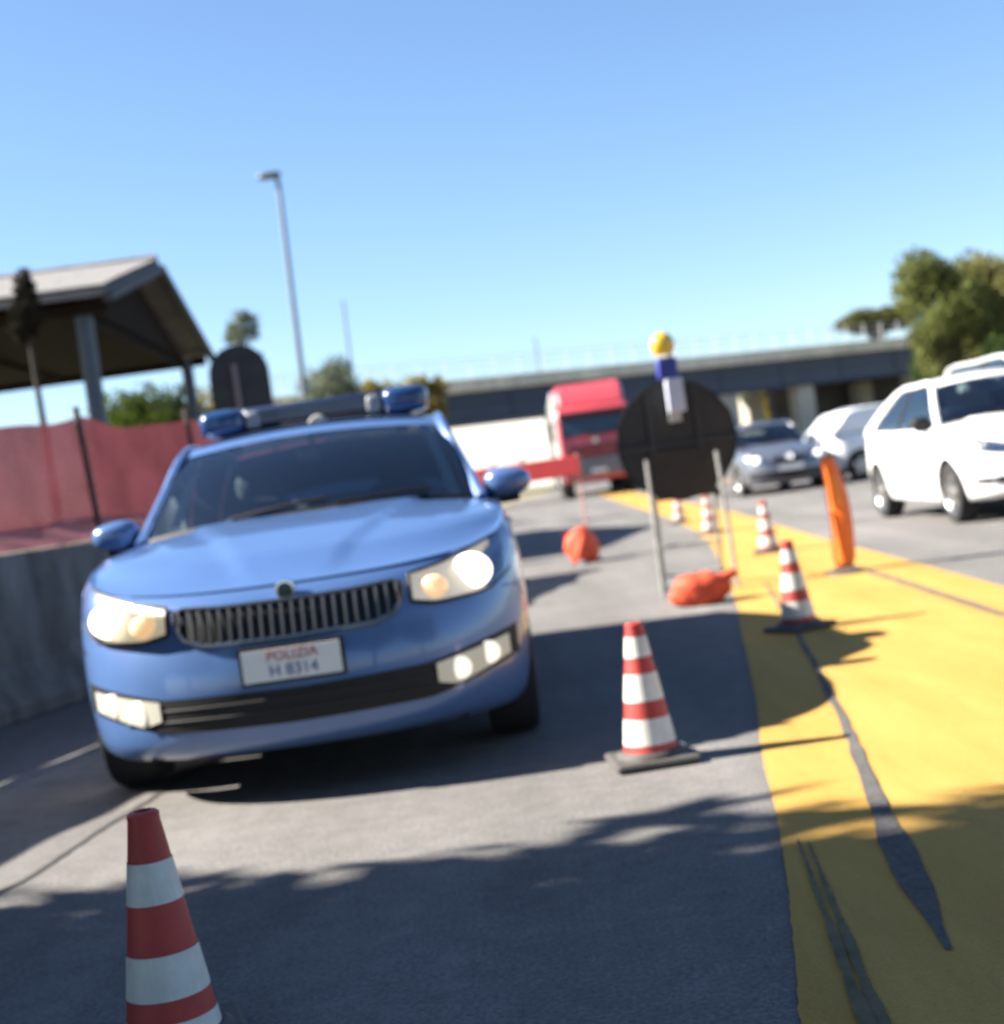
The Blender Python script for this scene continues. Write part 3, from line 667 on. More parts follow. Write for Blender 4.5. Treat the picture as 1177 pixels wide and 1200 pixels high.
white, GW = build_car('hatchback_car', 'white hatchback car passing beside the yellow strip, closest of the oncoming traffic', (p.x + .87 - .06, p.y - .80 - .15, 0), R(1.2), WHITE, WH)
part('windscreen_glint_and_sticker', MB().lathe([(0, 0), (.05, 0), (.055, .004)], 16, Matrix.Translation(GW['ws'](.22, .62) + Vector((0, -.012, .01))), axis='Y'), mat('sticker_mint', (.45, .62, .58), .5), white)
# ---- silver car coming behind
SILVER = mat('silver_car_paint', (0.13, 0.142, 0.175), 0.3, metal=.45, coat=.8, noise=.03)
SV = dict(L=4.5, W=1.78, H=1.46, ax1=0.92, ax2=3.6, wr=0.31, cowl=1.14, header=1.92, roof_end=3.4, glass_end=4.2, belt=0.94, front_z=0.76, lf=.85, sill=.2,
          windows=[(.05, .42), (.45, .75), (.78, .92)], pillars=[(.415, .455), (.745, .785)], doors=[(1.4, 2.4), (2.43, 3.25)],
          front=dict(head=dict(x0=.42, x1=.82, lo=[(0, .62), (1, .70)], hi=[(0, .71), (1, .86)], bulbs=[(.62, .70, .075, mat('lamp_white', (.85, .86, .88), .15, emit=(1, 1, 1), estr=.6))]),
                     grille=dict(w=.36, lo=[(0, .60), (1, .62)], hi=[(0, .73), (1, .71)], bars=2, frame=.008),
                     intake=dict(w=.78, lo=[(0, .27), (1, .33)], hi=[(0, .43), (1, .44)]), badge=(.69, .085, mat('badge_chrome', (.9, .9, .9), .1, metal=.6)), plate=(.5, .5, .11)))
p = (ground(868, 581) + ground(962, 569)) / 2
silver, _ = build_car('silver_car', 'silver grey car with round bright badge driving behind the orange marker', (p.x, p.y - 1.5, 0), R(4), SILVER, SV)
# ---- white cars further back in the right lane
VN = dict(L=4.9, W=1.95, H=1.93, ax1=.95, ax2=3.9, wr=.34, cowl=.95, header=1.75, roof_end=4.45, glass_end=4.75, belt=1.16, front_z=.96, lf=.7, roof_w=.80, sill=.26, cat='van', black_mirror=True,
          windows=[(.05, .42), (.46, .7)], pillars=[(.415, .465)], doors=[(1.3, 2.3)],
          front=dict(head=dict(x0=.55, x1=.88, lo=[(0, .72), (1, .78)], hi=[(0, .84), (1, .95)], bulbs=[(.72, .82, .06, LAMPOFF)]),
                     grille=dict(w=.5, lo=[(0, .66), (1, .68)], hi=[(0, .84), (1, .82)], bars=3), badge=(.76, .06), plate=(.55, .5, .11)))
WB = dict(VN); WB.update(L=4.2, W=1.75, H=1.5, ax1=.85, ax2=3.5, cowl=.9, header=1.6, roof_end=3.5, glass_end=4.05, belt=.93, front_z=.80, lf=.65, roof_w=.74, wr=.30, windows=[(.05, .36)], pillars=[(.355, .40)], doors=[(1.25, 2.2)], blank=True)
p = ground(962, 569)
build_car('white_van', 'small white panel van turned sideways between the silver car and the white hatchback', (p.x + 4.25, p.y + 1.3, 0), R(98), WHITE, WB)
p = at(1180, 470, 22.0)
build_car('white_van', 'white van whose roof rises behind the white hatchback', (p.x + 1.55, 22.0, 0), R(2), WHITE, VN)

# ------------------------------------------------------------------ red lorry with a white trailer
tp = at(701, 540, 50.0)
TY = R(-1.5)
truck = thing('lorry', 'red lorry cab with tall roof and white trailer coming from under the bridge', 'lorry', (tp.x, tp.y, 0), TY)
REDP = mat('red_lorry_paint', (0.50, 0.06, 0.075), 0.35, coat=.7, noise=.08)
WTR = mat('white_trailer_skin', (0.72, 0.72, 0.69), 0.55, noise=.08, nscale=1.2)
cab = MB(); pr = [(0.02, .55), (-.06, 1.05), (0.0, 1.75), (.08, 2.85), (.25, 3.1), (1.95, 3.15), (1.95, .6)]
cab.prism([(q[0], q[1]) for q in pr], -1.22, 1.22, Matrix.Rotation(R(90), 4, 'Z'))
part('cab', cab, REDP, truck, bevel=.09)
df = MB().prism([(q[0], q[1]) for q in [(.25, 3.08), (.55, 3.6), (.95, 3.86), (1.95, 3.9), (1.95, 3.1)]], -1.12, 1.12, Matrix.Rotation(R(90), 4, 'Z'))
part('roof_deflector', df, REDP, truck, bevel=.1)
part('windscreen', MB().grid(8, 5, lambda u, v: Vector((lerp(-1.08, 1.08, u), lerp(-.025, .085, v) - .09 + .03 * (2 * u - 1) ** 2, lerp(2.08, 2.72, v)))), mat('lorry_glass', (.02, .035, .05), .05, spec=.8), truck)
part('sun_visor', MB().box(-1.15, 1.15, -.22, .12, 2.74, 2.9), mat('visor_dark', (.05, .012, .016), .4), truck, bevel=.02)
gg = part('grille', MB().box(-.85, .85, -.115, -.03, 1.38, 1.75), BLACK, truck)
for k in range(4): part('slat', MB().box(-.8, .8, -.14, -.10, 1.41 + k * .085, 1.44 + k * .085), REDP, gg)
part('bumper', MB().box(-1.24, 1.24, -.16, .35, .72, 1.33), mat('bumper_grey', (.13, .135, .15), .5), truck, bevel=.05)
part('number_plate', MB().box(-.26, .26, -.185, -.15, .82, .93), MATS['plate_white'], truck, False)
part('badge', MB().lathe([(0, -.02), (.09, -.018), (.10, 0)], 16, Matrix.Translation((0, -.06, 1.9)), axis='Y'), CHROME, truck)
for a in (-.5, .3): part('wiper', MB().tube([(a, -.12, 2.1), (a + .5, -.12, 2.2)], .02, 6), BLACK, truck)
for sg in (-1, 1):
    part('headlight', MB().box(sg * .98 - .2, sg * .98 + .2, -.185, -.1, .95, 1.15), LAMPOFF, truck, bevel=.02)
    part('wing_mirror', MB().box(sg * 1.42 - .1, sg * 1.42 + .1, -.12, .02, 2.0, 2.65).tube([(sg * 1.2, .1, 2.6), (sg * 1.42, -.05, 2.63)], .03, 6), BLACK, truck, bevel=.03)
    part('side_window', MB().box(sg * 1.2 - .03, sg * 1.2 + .03, -0 + .25, .95, 2.0, 2.7), MATS['lorry_glass'], truck, False)
    part('fender', MB().box(sg * 1.1 - .15, sg * 1.1 + .15, .55, 1.75, .8, 1.08), REDP, truck, bevel=.06)
lw = MB().lathe([(.0, -.1), (.22, -.12), (.28, -.15), (.5, -.15), (.52, -.1), (.52, .15), (.3, .15)], 24, axis='X').mesh('wheel'); lw.materials.append(RUBBER)
for sg in (-1, 1):
    for y in (1.15, 4.2, 9.2, 10.5, 11.8):
        o = part('wheel', lw, None, truck); o.location = (sg * 1.02, y, .52); o.rotation_euler = (0, 0, 0 if sg < 0 else math.pi)
part('chassis', MB().box(-.45, .45, .4, 13.2, .6, .95), BLACK, truck)
trl = part('trailer', MB().box(-1.26, 1.26, 2.45, 13.6, 1.1, 3.75), WTR, truck, bevel=.03)
for k in range(8):
    for sg in (-1, 1): part('curtain_strap', MB().box(sg * 1.275 - .012, sg * 1.275 + .012, 3.2 + k * 1.35, 3.25 + k * 1.35, 1.15, 3.7), mat('strap_grey', (.4, .4, .39), .7), trl, False)
part('side_skirt', MB().box(-1.24, -1.2, 5.2, 8.6, .45, 1.08).box(1.2, 1.24, 5.2, 8.6, .45, 1.08), mat('skirt_grey', (.35, .34, .33), .7), truck)

# ------------------------------------------------------------------ traffic cones
CRED = mat('cone_red', (0.42, 0.038, 0.032), 0.55, noise=.22, nscale=7, streak=.35)
CWHT = mat('cone_white_band', (0.62, 0.61, 0.57), 0.5, noise=.16, nscale=9, streak=.3)
CBASE = mat('cone_rubber_base', (0.055, 0.05, 0.048), 0.75, noise=.4, nscale=15)
def cone_r(z): return lerp(0.098, 0.030, (z - .035) / .465)
BANDS_A = [(.035, .075, 'r'), (.075, .165, 'w'), (.165, .227, 'r'), (.227, .322, 'w'), (.322, .380, 'r'), (.380, .452, 'w'), (.452, .50, 'r')]
BANDS_B = [(.035, .085, 'w'), (.085, .13, 'r'), (.13, .217, 'w'), (.217, .317, 'r'), (.317, .40, 'w'), (.40, .50, 'r')]
def make_cone(label, bands):
    root = thing('traffic_cone', label, 'traffic cone', group='red and white traffic cones set out along the road')
    b = part('base', MB().box(-.15, .15, -.15, .15, 0.004, .03), CBASE, root, False, bevel=.02)
    part('foot_ring', MB().lathe([(.125, .028), (.122, .04), (.108, .052), (.096, .05)], 32), CBASE, b)
    for z0, z1, c in bands:
        e = .0015 if c == 'w' else 0
        if c == 'r' and z1 > .45: pr = [(cone_r(z0), z0), (cone_r(z1 - .02), z1 - .02), (.033, z1 - .006), (.026, z1), (.018, z1), (.018, z1 - .03)]
        else: pr = [(cone_r(z0) + e, z0), (cone_r(z1) + e, z1)]
        part('red_band' if c == 'r' else 'white_band', MB().lathe(pr, 36), CRED if c == 'r' else CWHT, root)
    return root
t = ray(167, 950)
Yc = (0.5 - CAM_H) / t[2] * t[1]
c1 = at(167, 950, Yc)
cones = [((c1.x, c1.y), R(18), 'red and white traffic cone standing in the front shade before the police car', (0, 0, 0)),
         (tuple(ground(765, 893))[:2], R(5), 'red and white traffic cone alone on sunny grey asphalt left of the yellow strip', (0, 0, 0)),
         (tuple(ground(938, 738))[:2], R(30), 'traffic cone on the yellow strip at the tip of the police car shadow', (0, R(-1.5), 0)),
         (tuple(ground(902, 648))[:2], R(-12), 'small distant traffic cone on the yellow strip between orange marker and dark sign', (0, 0, 0)),
         (tuple(ground(833, 626))[:2], R(40), 'distant traffic cone just right of the legs of the dark round sign', (0, 0, 0)),
         (tuple(ground(797, 613))[:2], R(3), 'furthest traffic cone seen between the legs of the dark round sign', (0, 0, 0))]
protos = [make_cone(cones[0][2], BANDS_B), make_cone(cones[1][2], BANDS_A)]
for i, (xy, rz, lab, tilt) in enumerate(cones):
    o = protos[i] if i < 2 else copy_tree(protos[1])
    o.location = (xy[0], xy[1], 0.004 if i > 1 else 0); o.rotation_euler = (tilt[0], tilt[1], rz); o['label'] = lab

# ------------------------------------------------------------------ round sign seen from behind, on an A-frame with sandbag and beacon
SB = at(793, 516, 11.35); sx, sy = SB.x, SB.y
sg_ = thing('road_sign', 'large dark round road sign seen from behind on a grey folding frame', 'road sign', (sx, sy, 0), R(-3))
DARKS = mat('sign_back_dark', (0.022, 0.024, 0.027), 0.6, noise=.35, nscale=5)
cz = SB.z; RS = .462
m_ = Matrix.Translation((0, 0, cz)) @ Matrix.Rotation(R(4), 4, 'X') @ Matrix.Rotation(R(22.5), 4, 'Y')
def ring8(r, k): return r
STAND = mat('stand_grey_paint', (.25, .25, .24), .6, noise=.35, nscale=9)
sgn = part('sign_plate', MB().lathe([(0, .0), (RS * .985, .0), (RS, -.004), (RS, -.022), (RS * .985, -.022), (RS * .975, -.006), (0, -.006)], 16, m_, axis='Y'), DARKS, sg_, False)
part('sign_face', MB().lathe([(0, .004), (RS * .97, .004), (RS * .97, .001)], 24, m_, axis='Y'), mat('sign_face_blue', (.03, .09, .30), .4), sgn)
for xo in (-.18, .18): part('stiffener', MB().box(xo - .02, xo + .02, -.045, -.008, cz - .40, cz + .40), mat('sign_rib', (.03, .03, .032), .6), sgn)
part('stiffener', MB().box(-.44, .44, -.03, -.009, cz - .05, cz - .01), MATS['sign_rib'], sgn)
part('bounce_patch', MB().box(-.21, .25, -.052, -.046, cz - .44, cz - .07), mat('bounce_brown', (.030, .024, .018), .7, noise=.3, nscale=7), sgn)  # added patch: light bounced off the ground, painted as a brown tint
for s in (-1, 1):
    x = s * .265 + .015
    part('leg', MB().tube([(x, -.075, cz - .12), (x + s * .015, -.16, .0)], .0155, 8), STAND, sg_)
    part('rear_leg', MB().tube([(x * .86, .03, cz - .12), (x * .86, .48, .0)], .014, 8), STAND, sg_)
part('cross_bar', MB().tube([(-.25, .30, .36), (.27, .30, .36)], .011, 8), STAND, sg_)
part('cross_bar', MB().tube([(-.25, .42, .12), (.27, .42, .12)], .011, 8), STAND, sg_)
part('cross_bar', MB().tube([(-.27, -.15, .06), (.29, -.15, .06)], .011, 8), STAND, sg_)
BC = at(781, 430, 11.28)
bcn = thing('warning_beacon', 'yellow warning lamp on a blue and white battery box atop the dark sign', 'warning lamp', (BC.x, BC.y, cz + .2))
z0 = BC.z - cz - .2
part('battery_box', MB().box(-.075, .075, -.09, .03, z0 - .09, z0 + .06), mat('beacon_blue', (.025, .04, .26), .4), bcn, bevel=.015)
part('label_panel', MB().box(-.035, .095, -.095, -.02, z0 - .35, z0 - .094), mat('beacon_label', (.50, .53, .62), .5, noise=.08), bcn, bevel=.01)
part('bracket', MB().box(-.03, .06, -.02, .0, z0 - .42, z0 - .05), GALV, bcn)
part('lamp_collar', MB().lathe([(.06, z0 + .06), (.075, z0 + .075), (.05, z0 + .085)], 20, Matrix.Translation((-.01, -.03, 0))), mat('collar_pale', (.55, .53, .48), .5), bcn)
part('lamp_lens', MB().ellipsoid((-.01, -.03, z0 + .165), (.092, .06, .098), 22, 14), mat('amber_lens', (.62, .40, .02), .25, coat=.8, spec=.6), bcn)

# ------------------------------------------------------------------ sandbags
SAND = mat('orange_sandbag', (0.52, 0.060, 0.018), 0.7, noise=.18, nscale=14, bump=.4, bscale=25)
def sandbag(label, loc, r, rz, seed):
    rr = random.Random(seed); ph = [rr.uniform(0, 6) for _ in range(6)]
    def fn(d):
        k = 1 - .06 * abs(math.sin(d.x * 26 + d.z * 9 + ph[3])) + .07 * math.sin(d.x * 14 + ph[0]) + .06 * math.sin(d.y * 17 + d.z * 11 + ph[1]) + .05 * math.sin((d.x + d.z) * 23 + ph[2])
        d = d * k
        if d.z < -r[2] * .8: d.z = -r[2] * .8
        return d
    root = thing('sandbag', label, 'sandbag', loc, rz, 'orange sandbags weighing down stands')
    part('bag', MB().ellipsoid((0, 0, r[2] * .8), r, 44, 26, .8, fn), SAND, root)
    part('neck', MB().tube([(r[0] * .75, 0, r[2] * 1.2), (r[0] * 1.02, .02, r[2] * 1.45), (r[0] * 1.10, .03, r[2] * 1.5)], [.05, .03, .04], 10), SAND, root)
    return root
g1 = ground(822, 708); sandbag('long orange sandbag lying across the feet of the dark round sign', (g1.x, g1.y, .004), (.23, .15, .125), R(-6), 3)
g2 = ground(684, 660); sandbag('round orange red sandbag on the asphalt at the foot of the barrier post', (g2.x, g2.y, .0), (.18, .17, .225), R(140), 5)

# red barrier board
b1, b2 = at(548, 556, 17.2), at(680, 545, 16.75)
bar = thing('barrier_board', 'dark red barrier plank on thin posts behind the police car mirror', 'road barrier', ((b1.x + b2.x) / 2, (b1.y + b2.y) / 2, 0), math.atan2(b2.y - b1.y, b2.x - b1.x))
hw = (b2 - b1).length / 2; bz = b2.z
part('plank', MB().box(-hw, hw, -.02, .02, bz - .11, bz + .115), mat('plank_red', (.30, .02, .022), .5, noise=.15), bar, False, bevel=.008)
for s in (-1, 1):
    part('post', MB().tube([(s * (hw - .04), .035, .03), (s * (hw - .04), .035, bz + .14)], .014, 8), mat('post_pink', (.45, .25, .22), .5), bar)
    part('foot', MB().box(s * (hw - .04) - .03, s * (hw - .04) + .03, -.4, .4, 0, .04), GALV, bar)

# orange flexible marker
om = ground(991, 672)
mk = thing('lane_marker', 'tall curved orange plastic marker standing at the edge of the yellow strip', 'lane marker', (om.x, om.y, .004), R(-14))
def mkf(u, v):
    a = R(lerp(-75, 75, u)); z = .03 + .86 * v
    wv = .082 * (1 - .30 * smooth01((v - .55) / .45) - .25 * smooth01((.12 - v) / .12)) * (1 if v < .97 else .6)
    cx = .035 * math.sin(v * math.pi * .75) - .052 * v * v
    return Vector((cx + wv * math.sin(a), .07 * (1 - math.cos(a)), z))
part('blade', MB().grid(15, 26, mkf), mat('orange_marker', (0.80, 0.17, 0.02), 0.45, noise=.08, nscale=5), mk, solid=.006, offset=0)
part('reflector', MB().grid(9, 10, lambda u, v: mkf(.30 + .4 * u, .55 + .28 * v) + Vector((0, -.006, 0))), mat('orange_reflector', (.82, .24, .04), .35), mk)
part('base', MB().lathe([(0, .045), (.05, .045), (.10, .03), (.15, .018), (.155, 0)], 28), CBASE, mk)

# ------------------------------------------------------------------ bridge
BA, BB = at(300, 500, 84.0), at(1330, 430, 128.0)
bdir = Vector((BB.x - BA.x, BB.y - BA.y, 0)); blen = bdir.length; bdir.normalize(); brz = math.atan2(bdir.y, bdir.x)
brg = thing('road_bridge', 'long flat road bridge with dark steel girder and pale parapet over the road', 'bridge', (BA.x, BA.y, 0), brz)
zb0, zg1, zp1 = 4.75, 6.55, 7.35
STEEL = mat('girder_blue', (0.016, 0.030, 0.062), .5, noise=.2, nscale=.6)
part('girder', MB().box(0, blen, .25, .55, zb0, zg1), STEEL, brg, False)
part('girder', MB().box(0, blen, 6.6, 6.9, zb0, zg1), STEEL, brg, False)
part('girder_flange', MB().box(0, blen, .0, .8, zb0 - .12, zb0), STEEL, brg, False)
part('girder_flange', MB().box(0, blen, .12, .68, zb0 + 1.0, zb0 + 1.08), STEEL, brg, False)
for k in range(14): part('web_stiffener', MB().box(k * blen / 14, k * blen / 14 + .06, .20, .25, zb0, zg1), STEEL, brg, False)
DECKC = mat('bridge_concrete', (0.70, 0.63, 0.50), .9, noise=.2, nscale=.5, streak=.35)
part('deck', MB().box(0, blen, -.35, 7.5, zg1, zg1 + .22), DECKC, brg, False)
part('parapet', MB().box(0, blen, -.45, -.2, zg1 + .05, zp1), DECKC, brg, False)
RAILM = mat('railing_grey', (.42, .44, .46), .6)
for k in range(45): part('railing_post', MB().box(k * blen / 45 - .03, k * blen / 45 + .03, -.36, -.30, zp1, zp1 + 1.25), RAILM, brg, False)
for z in (.45, .85, 1.22): part('railing_bar', MB().box(0, blen, -.35, -.31, zp1 + z - .02, zp1 + z + .02), RAILM, brg, False)
PIER = mat('pier_concrete', (.50, .46, .38), .9, noise=.15, nscale=.7, streak=.3)
def along(px, py):                                  # where the sight line meets the bridge line
    d = ray(px, py); n = Vector((-bdir.y, bdir.x)); t = (BA.x * n.x + BA.y * n.y) / (d[0] * n.x + d[1] * n.y)
    return (Vector((d[0] * t, d[1] * t, 0)) - Vector((BA.x, BA.y, 0))).dot(bdir)
for px in (862, 953, 1086, 420):
    s = along(px, 480)
    part('pier', MB().box(s - .8, s + .8, .4, 1.5, 0, zb0 - .12), PIER, brg, False, bevel=.1)
    part('pier', MB().box(s - .8, s + .8, 5.8, 6.9, 0, zb0 - .12), PIER, brg, False, bevel=.1)
s = along(960, 480)
part('abutment', MB().box(s + 3.0, blen, 7.6, 8.3, 0, zg1), mat('abutment_dark', (.09, .085, .08), .95, noise=.3, nscale=.5), brg, False)
# poles on and near the bridge
def pole(name, label, px0, py0, px1, py1, Y, r, head=True, ):
    a, b = at(px0, py0, Y), at(px1, py1, Y)
    root = thing(name, label, 'street lamp', (a.x, a.y, 0))
    part('pole', MB().tube([(0, 0, 0), (b.x - a.x, 0, b.z)], [r * 1.6, r], 10), mat('lamp_post_grey', (.15, .18, .22), .5, metal=.4, noise=.1), root)
    if head:
        q = Vector((b.x - a.x, 0, b.z))
        part('arm', MB().tube([q, q + Vector((-.1, 0, .12)), q + Vector((-.2, 0, .15))], .05, 8), MATS['lamp_post_grey'], root)
        part('lamp_head', MB().ellipsoid(q + Vector((-.22, 0, .17)), (.33, .16, .10), 16, 8, .7), mat('lamp_head_dark', (.10, .12, .15), .5), root)
    return root
pole('street_lamp', 'tall grey street lamp rising against the sky above the police car', 354, 470, 326, 212, 40.0, .065)
pole('street_lamp', 'faint thin pole beyond the hedge right of the tall lamp', 409, 440, 402, 352, 75.0, .06, False)
pole('street_lamp', 'thin lamp mast standing up from the bridge parapet', 634, 432, 627, 396, 98.0, .07, False)

# ------------------------------------------------------------------ open pavilion on the left
pv0 = at(100, 360, 19.7); ez = pv0.z + .15
pav = thing('pavilion', 'open sided pavilion with grey gable roof on blue posts behind the red fence', 'pavilion', (pv0.x, pv0.y, 0), R(2.5))
GWd, GLn, RISE = 8.4, 16.0, 0.95                     # gable width (depth), length to the left, rise
ROOFM = mat('roof_tiles_grey', (0.15, 0.145, 0.14), .9, noise=.22, nscale=1.5, bump=.5, bscale=14)
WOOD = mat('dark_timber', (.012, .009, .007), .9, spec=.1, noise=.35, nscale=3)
POSTB = mat('blue_post_paint', (.035, .055, .08), .5, noise=.2)
for nm, y0, y1 in (('roof_slope', -.35, GWd / 2), ('roof_slope', GWd + .35, GWd / 2)):
    z0_ = ez - RISE * .35 / (GWd / 2)
    mb = MB()
    for dz, k in ((.10, 0), (0, 1)):
        for x in (-GLn, .35):
            for y, z in ((y0, z0_), (y1, ez + RISE)): mb.v.append((x, y, z + dz))
    mb.f = [(0, 1, 3, 2), (4, 6, 7, 5), (0, 2, 6, 4), (1, 5, 7, 3), (2, 3, 7, 6), (0, 4, 5, 1)]
    sl = part(nm, mb, ROOFM, pav, False)
    # courses of roof sheets
    ncol = 17; nrow = 7
    d = Vector((0, y1 - y0, ez + RISE - z0_)); ln = d.length; d.normalize(); nn = Vector((0, -d.z, d.y)) * (1 if d.y > 0 else -1)
    shm = MB().box(0, GLn / ncol * .99, 0, ln / nrow * 1.06, 0, .025).mesh('roof_sheet', False); shm.materials.append(ROOFM)
    if y0 < 0:
        for i in range(ncol):
            for j in range(nrow):
                o = part('roof_sheet', shm, None, sl)
                o.location = Vector((-GLn + i * GLn / ncol + .35, y0, z0_ + .105)) + d * (j * ln / nrow) + nn * (.012 + random.uniform(0, .012))
                o.rotation_euler = (math.atan2(d.z, d.y) + .012, 0, 0)
part('ridge_cap', MB().tube([(-GLn, GWd / 2, ez + RISE + .12), (.35, GWd / 2, ez + RISE + .12)], .10, 8), ROOFM, pav)
BARGE = mat('barge_board_dark', (.03, .036, .045), .7, noise=.3)
for y0, y1 in ((-.35, GWd / 2), (GWd + .35, GWd / 2)):
    part('barge_board', MB().tube([(.38, y0, ez - RISE * .35 / (GWd / 2) - .02), (.38, y1, ez + RISE - .02)], .085, 4), BARGE, pav, False)
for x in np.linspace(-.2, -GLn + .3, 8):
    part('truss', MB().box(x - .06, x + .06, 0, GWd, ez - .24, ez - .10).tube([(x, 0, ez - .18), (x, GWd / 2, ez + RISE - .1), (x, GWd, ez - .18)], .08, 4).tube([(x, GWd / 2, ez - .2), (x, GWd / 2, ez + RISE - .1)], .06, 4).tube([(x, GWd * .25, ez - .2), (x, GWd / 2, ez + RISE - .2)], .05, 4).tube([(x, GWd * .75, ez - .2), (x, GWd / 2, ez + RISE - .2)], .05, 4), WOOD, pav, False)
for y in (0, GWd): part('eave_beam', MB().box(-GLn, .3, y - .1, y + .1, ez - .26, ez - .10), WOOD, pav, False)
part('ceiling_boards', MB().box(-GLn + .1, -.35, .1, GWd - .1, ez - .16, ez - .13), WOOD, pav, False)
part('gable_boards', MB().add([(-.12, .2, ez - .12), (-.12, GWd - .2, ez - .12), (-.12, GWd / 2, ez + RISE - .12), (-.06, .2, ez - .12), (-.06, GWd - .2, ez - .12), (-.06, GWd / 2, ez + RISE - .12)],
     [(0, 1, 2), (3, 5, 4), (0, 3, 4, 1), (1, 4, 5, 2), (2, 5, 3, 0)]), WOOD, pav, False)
for x in (-.05, -5.2, -10.4, -15.5):
    for y in (0.05, GWd - .05):
        part('post', MB().tube([(x, y, 0), (x, y, ez - .12)], (.115 if y < 1 else .11), 10), POSTB, pav)

# dark sign on a post beyond the fence
ds = at(281, 443, 21.5)
d2 = thing('road_sign', 'dark round topped sign back on a pale post beyond the red fence', 'road sign', (ds.x, ds.y, 0), R(4))
DK2 = mat('sign_back_navy', (.016, .02, .03), .55, noise=.3, nscale=4)
mb = MB(); poly = [(-.43, -.62)] + [(-.43, .05)] + [(.43 * math.cos(a), .05 + .43 * math.sin(a)) for a in np.linspace(math.pi * .93, 0, 16)] + [(.43, -.62)]
mb.prism([(x, z + ds.z) for x, z in poly], -.02, .01)
sb = part('sign_plate', mb, DK2, d2, False)
for z in (-.45, -.05, .3): part('stiffener', MB().box(-.38, .38, -.045, -.022, ds.z + z - .02, ds.z + z + .02), DK2, sb, False)
part('post', MB().tube([(-.05, -.085, 0), (-.05, -.085, ds.z + .2)], .04, 10), mat('post_mauve', (.16, .14, .16), .5, metal=.3), d2)

# ------------------------------------------------------------------ trees and bushes
BARK = mat('bark', (.09, .07, .05), .95, noise=.4, nscale=5, bump=.6, bscale=18)
def leaf_cloud(name, blobs, n, size, m, parent, seed, squash=1.0):
    """blobs: (centre, radii). Small leaf-sized faces through the volume, thicker at clump surfaces."""
    r = np.random.default_rng(seed)
    vol = np.array([b[1][0] * b[1][1] * b[1][2] for b in blobs]) ** (2 / 3); vol /= vol.sum()
    idx = r.choice(len(blobs), n, p=vol)
    C = np.array([b[0] for b in blobs])[idx]; RR = np.array([b[1] for b in blobs])[idx]
    d = r.normal(size=(n, 3)); d /= np.linalg.norm(d, axis=1)[:, None]
    rad = r.uniform(0, 1, n) ** 0.42
    rad *= 1 + .16 * np.sin(d[:, 0] * 7 + idx) * np.sin(d[:, 2] * 6 + idx * 2)
    P = C + d * RR * rad[:, None]
    a = r.normal(size=(n, 3)); a /= np.linalg.norm(a, axis=1)[:, None]
    b = np.cross(a, d + r.normal(size=(n, 3)) * .6); b /= np.linalg.norm(b, axis=1)[:, None] + 1e-9
    s = size * r.uniform(.55, 1.35, n)[:, None]
    v = np.empty((n, 4, 3)); v[:, 0] = P - a * s; v[:, 1] = P - b * s * .45; v[:, 2] = P + a * s; v[:, 3] = P + b * s * .45
    me = bpy.data.meshes.new(name); me.vertices.add(n * 4); me.vertices.foreach_set('co', v.reshape(-1))
    me.loops.add(n * 4); me.loops.foreach_set('vertex_index', np.arange(n * 4, dtype=np.int32))
    me.polygons.add(n); me.polygons.foreach_set('loop_start', np.arange(0, n * 4, 4, dtype=np.int32)); me.update(); me.validate()
    me.materials.append(m); o = link(bpy.data.objects.new(name, me), parent); return o
def tree(name, label, x, y, h, cr, col, n=4000, leaf=.12, trunk_h=None, seed=1, nb=9, flat=1.0, group=None, tr=None, cat='tree', z0=0.0):
    root = thing(name, label, cat, (x, y, z0), 0, group); rr = random.Random(seed)
    th = trunk_h if trunk_h is not None else h * .35
    cz_ = (h + th) / 2; chh = (h - th) / 2; tr = tr or max(.05, h * .022)
    blobs = [((0, 0, cz_), (cr * .62, cr * .62, chh * .72 * flat))]
    lim = []
    for k in range(nb):
        a = 2 * math.pi * k / nb + rr.uniform(-.3, .3); e = rr.uniform(-.55, .8); q = rr.uniform(.38, .68)
        c = Vector((math.cos(a) * math.cos(e) * cr * q, math.sin(a) * math.cos(e) * cr * q, cz_ + math.sin(e) * chh * .78 * flat))
        s = rr.uniform(.3, .46); blobs.append((tuple(c), (cr * s, cr * s, min(cr, chh) * s * 1.05))); lim.append(c)
    tk = MB().tube([(0, 0, 0), (.04 * h * rr.uniform(-1, 1) * .5, 0, th * .6), (0, 0, th + chh * .7), (0.02, 0, th + chh * 1.4)], [tr, tr * .8, tr * .45, tr * .12], 10)
    for c in lim: tk.tube([(0, 0, lerp(th * .8, cz_, .3)), tuple(c * .55 + Vector((0, 0, cz_ * .4))), tuple(c)], [tr * .4, tr * .24, tr * .08], 6)
    part('trunk', tk, BARK, root)
    leaf_cloud('crown', blobs, n, leaf, leaf_mat('leaf_' + '_'.join('%03d' % int(c * 1000) for c in col), col), root, seed)
    return root
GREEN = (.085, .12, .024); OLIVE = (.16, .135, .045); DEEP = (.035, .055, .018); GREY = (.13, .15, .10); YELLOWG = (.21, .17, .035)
p = at(1100, 350, 60); tree('broadleaf_tree', 'tall green tree at the end of the bridge behind the white hatchback', p.x, 60, at(1100, 268, 60).z, 2.25, (.115, .13, .042), 15000, .11, 1.2, 11, 16)
p = at(1168, 350, 62); tree('broadleaf_tree', 'yellowish olive tree at the picture edge beside the tall green tree', p.x, 62, at(1168, 262, 62).z, 2.4, (.16, .155, .055), 15000, .11, 1.2, 12, 16)
p = at(1200, 420, 58); tree('bush', 'dark green bush under the yellowish tree at the right', p.x, 58, 4.2, 2.2, DEEP, 5000, .12, .4, 13, 9, cat='bush')
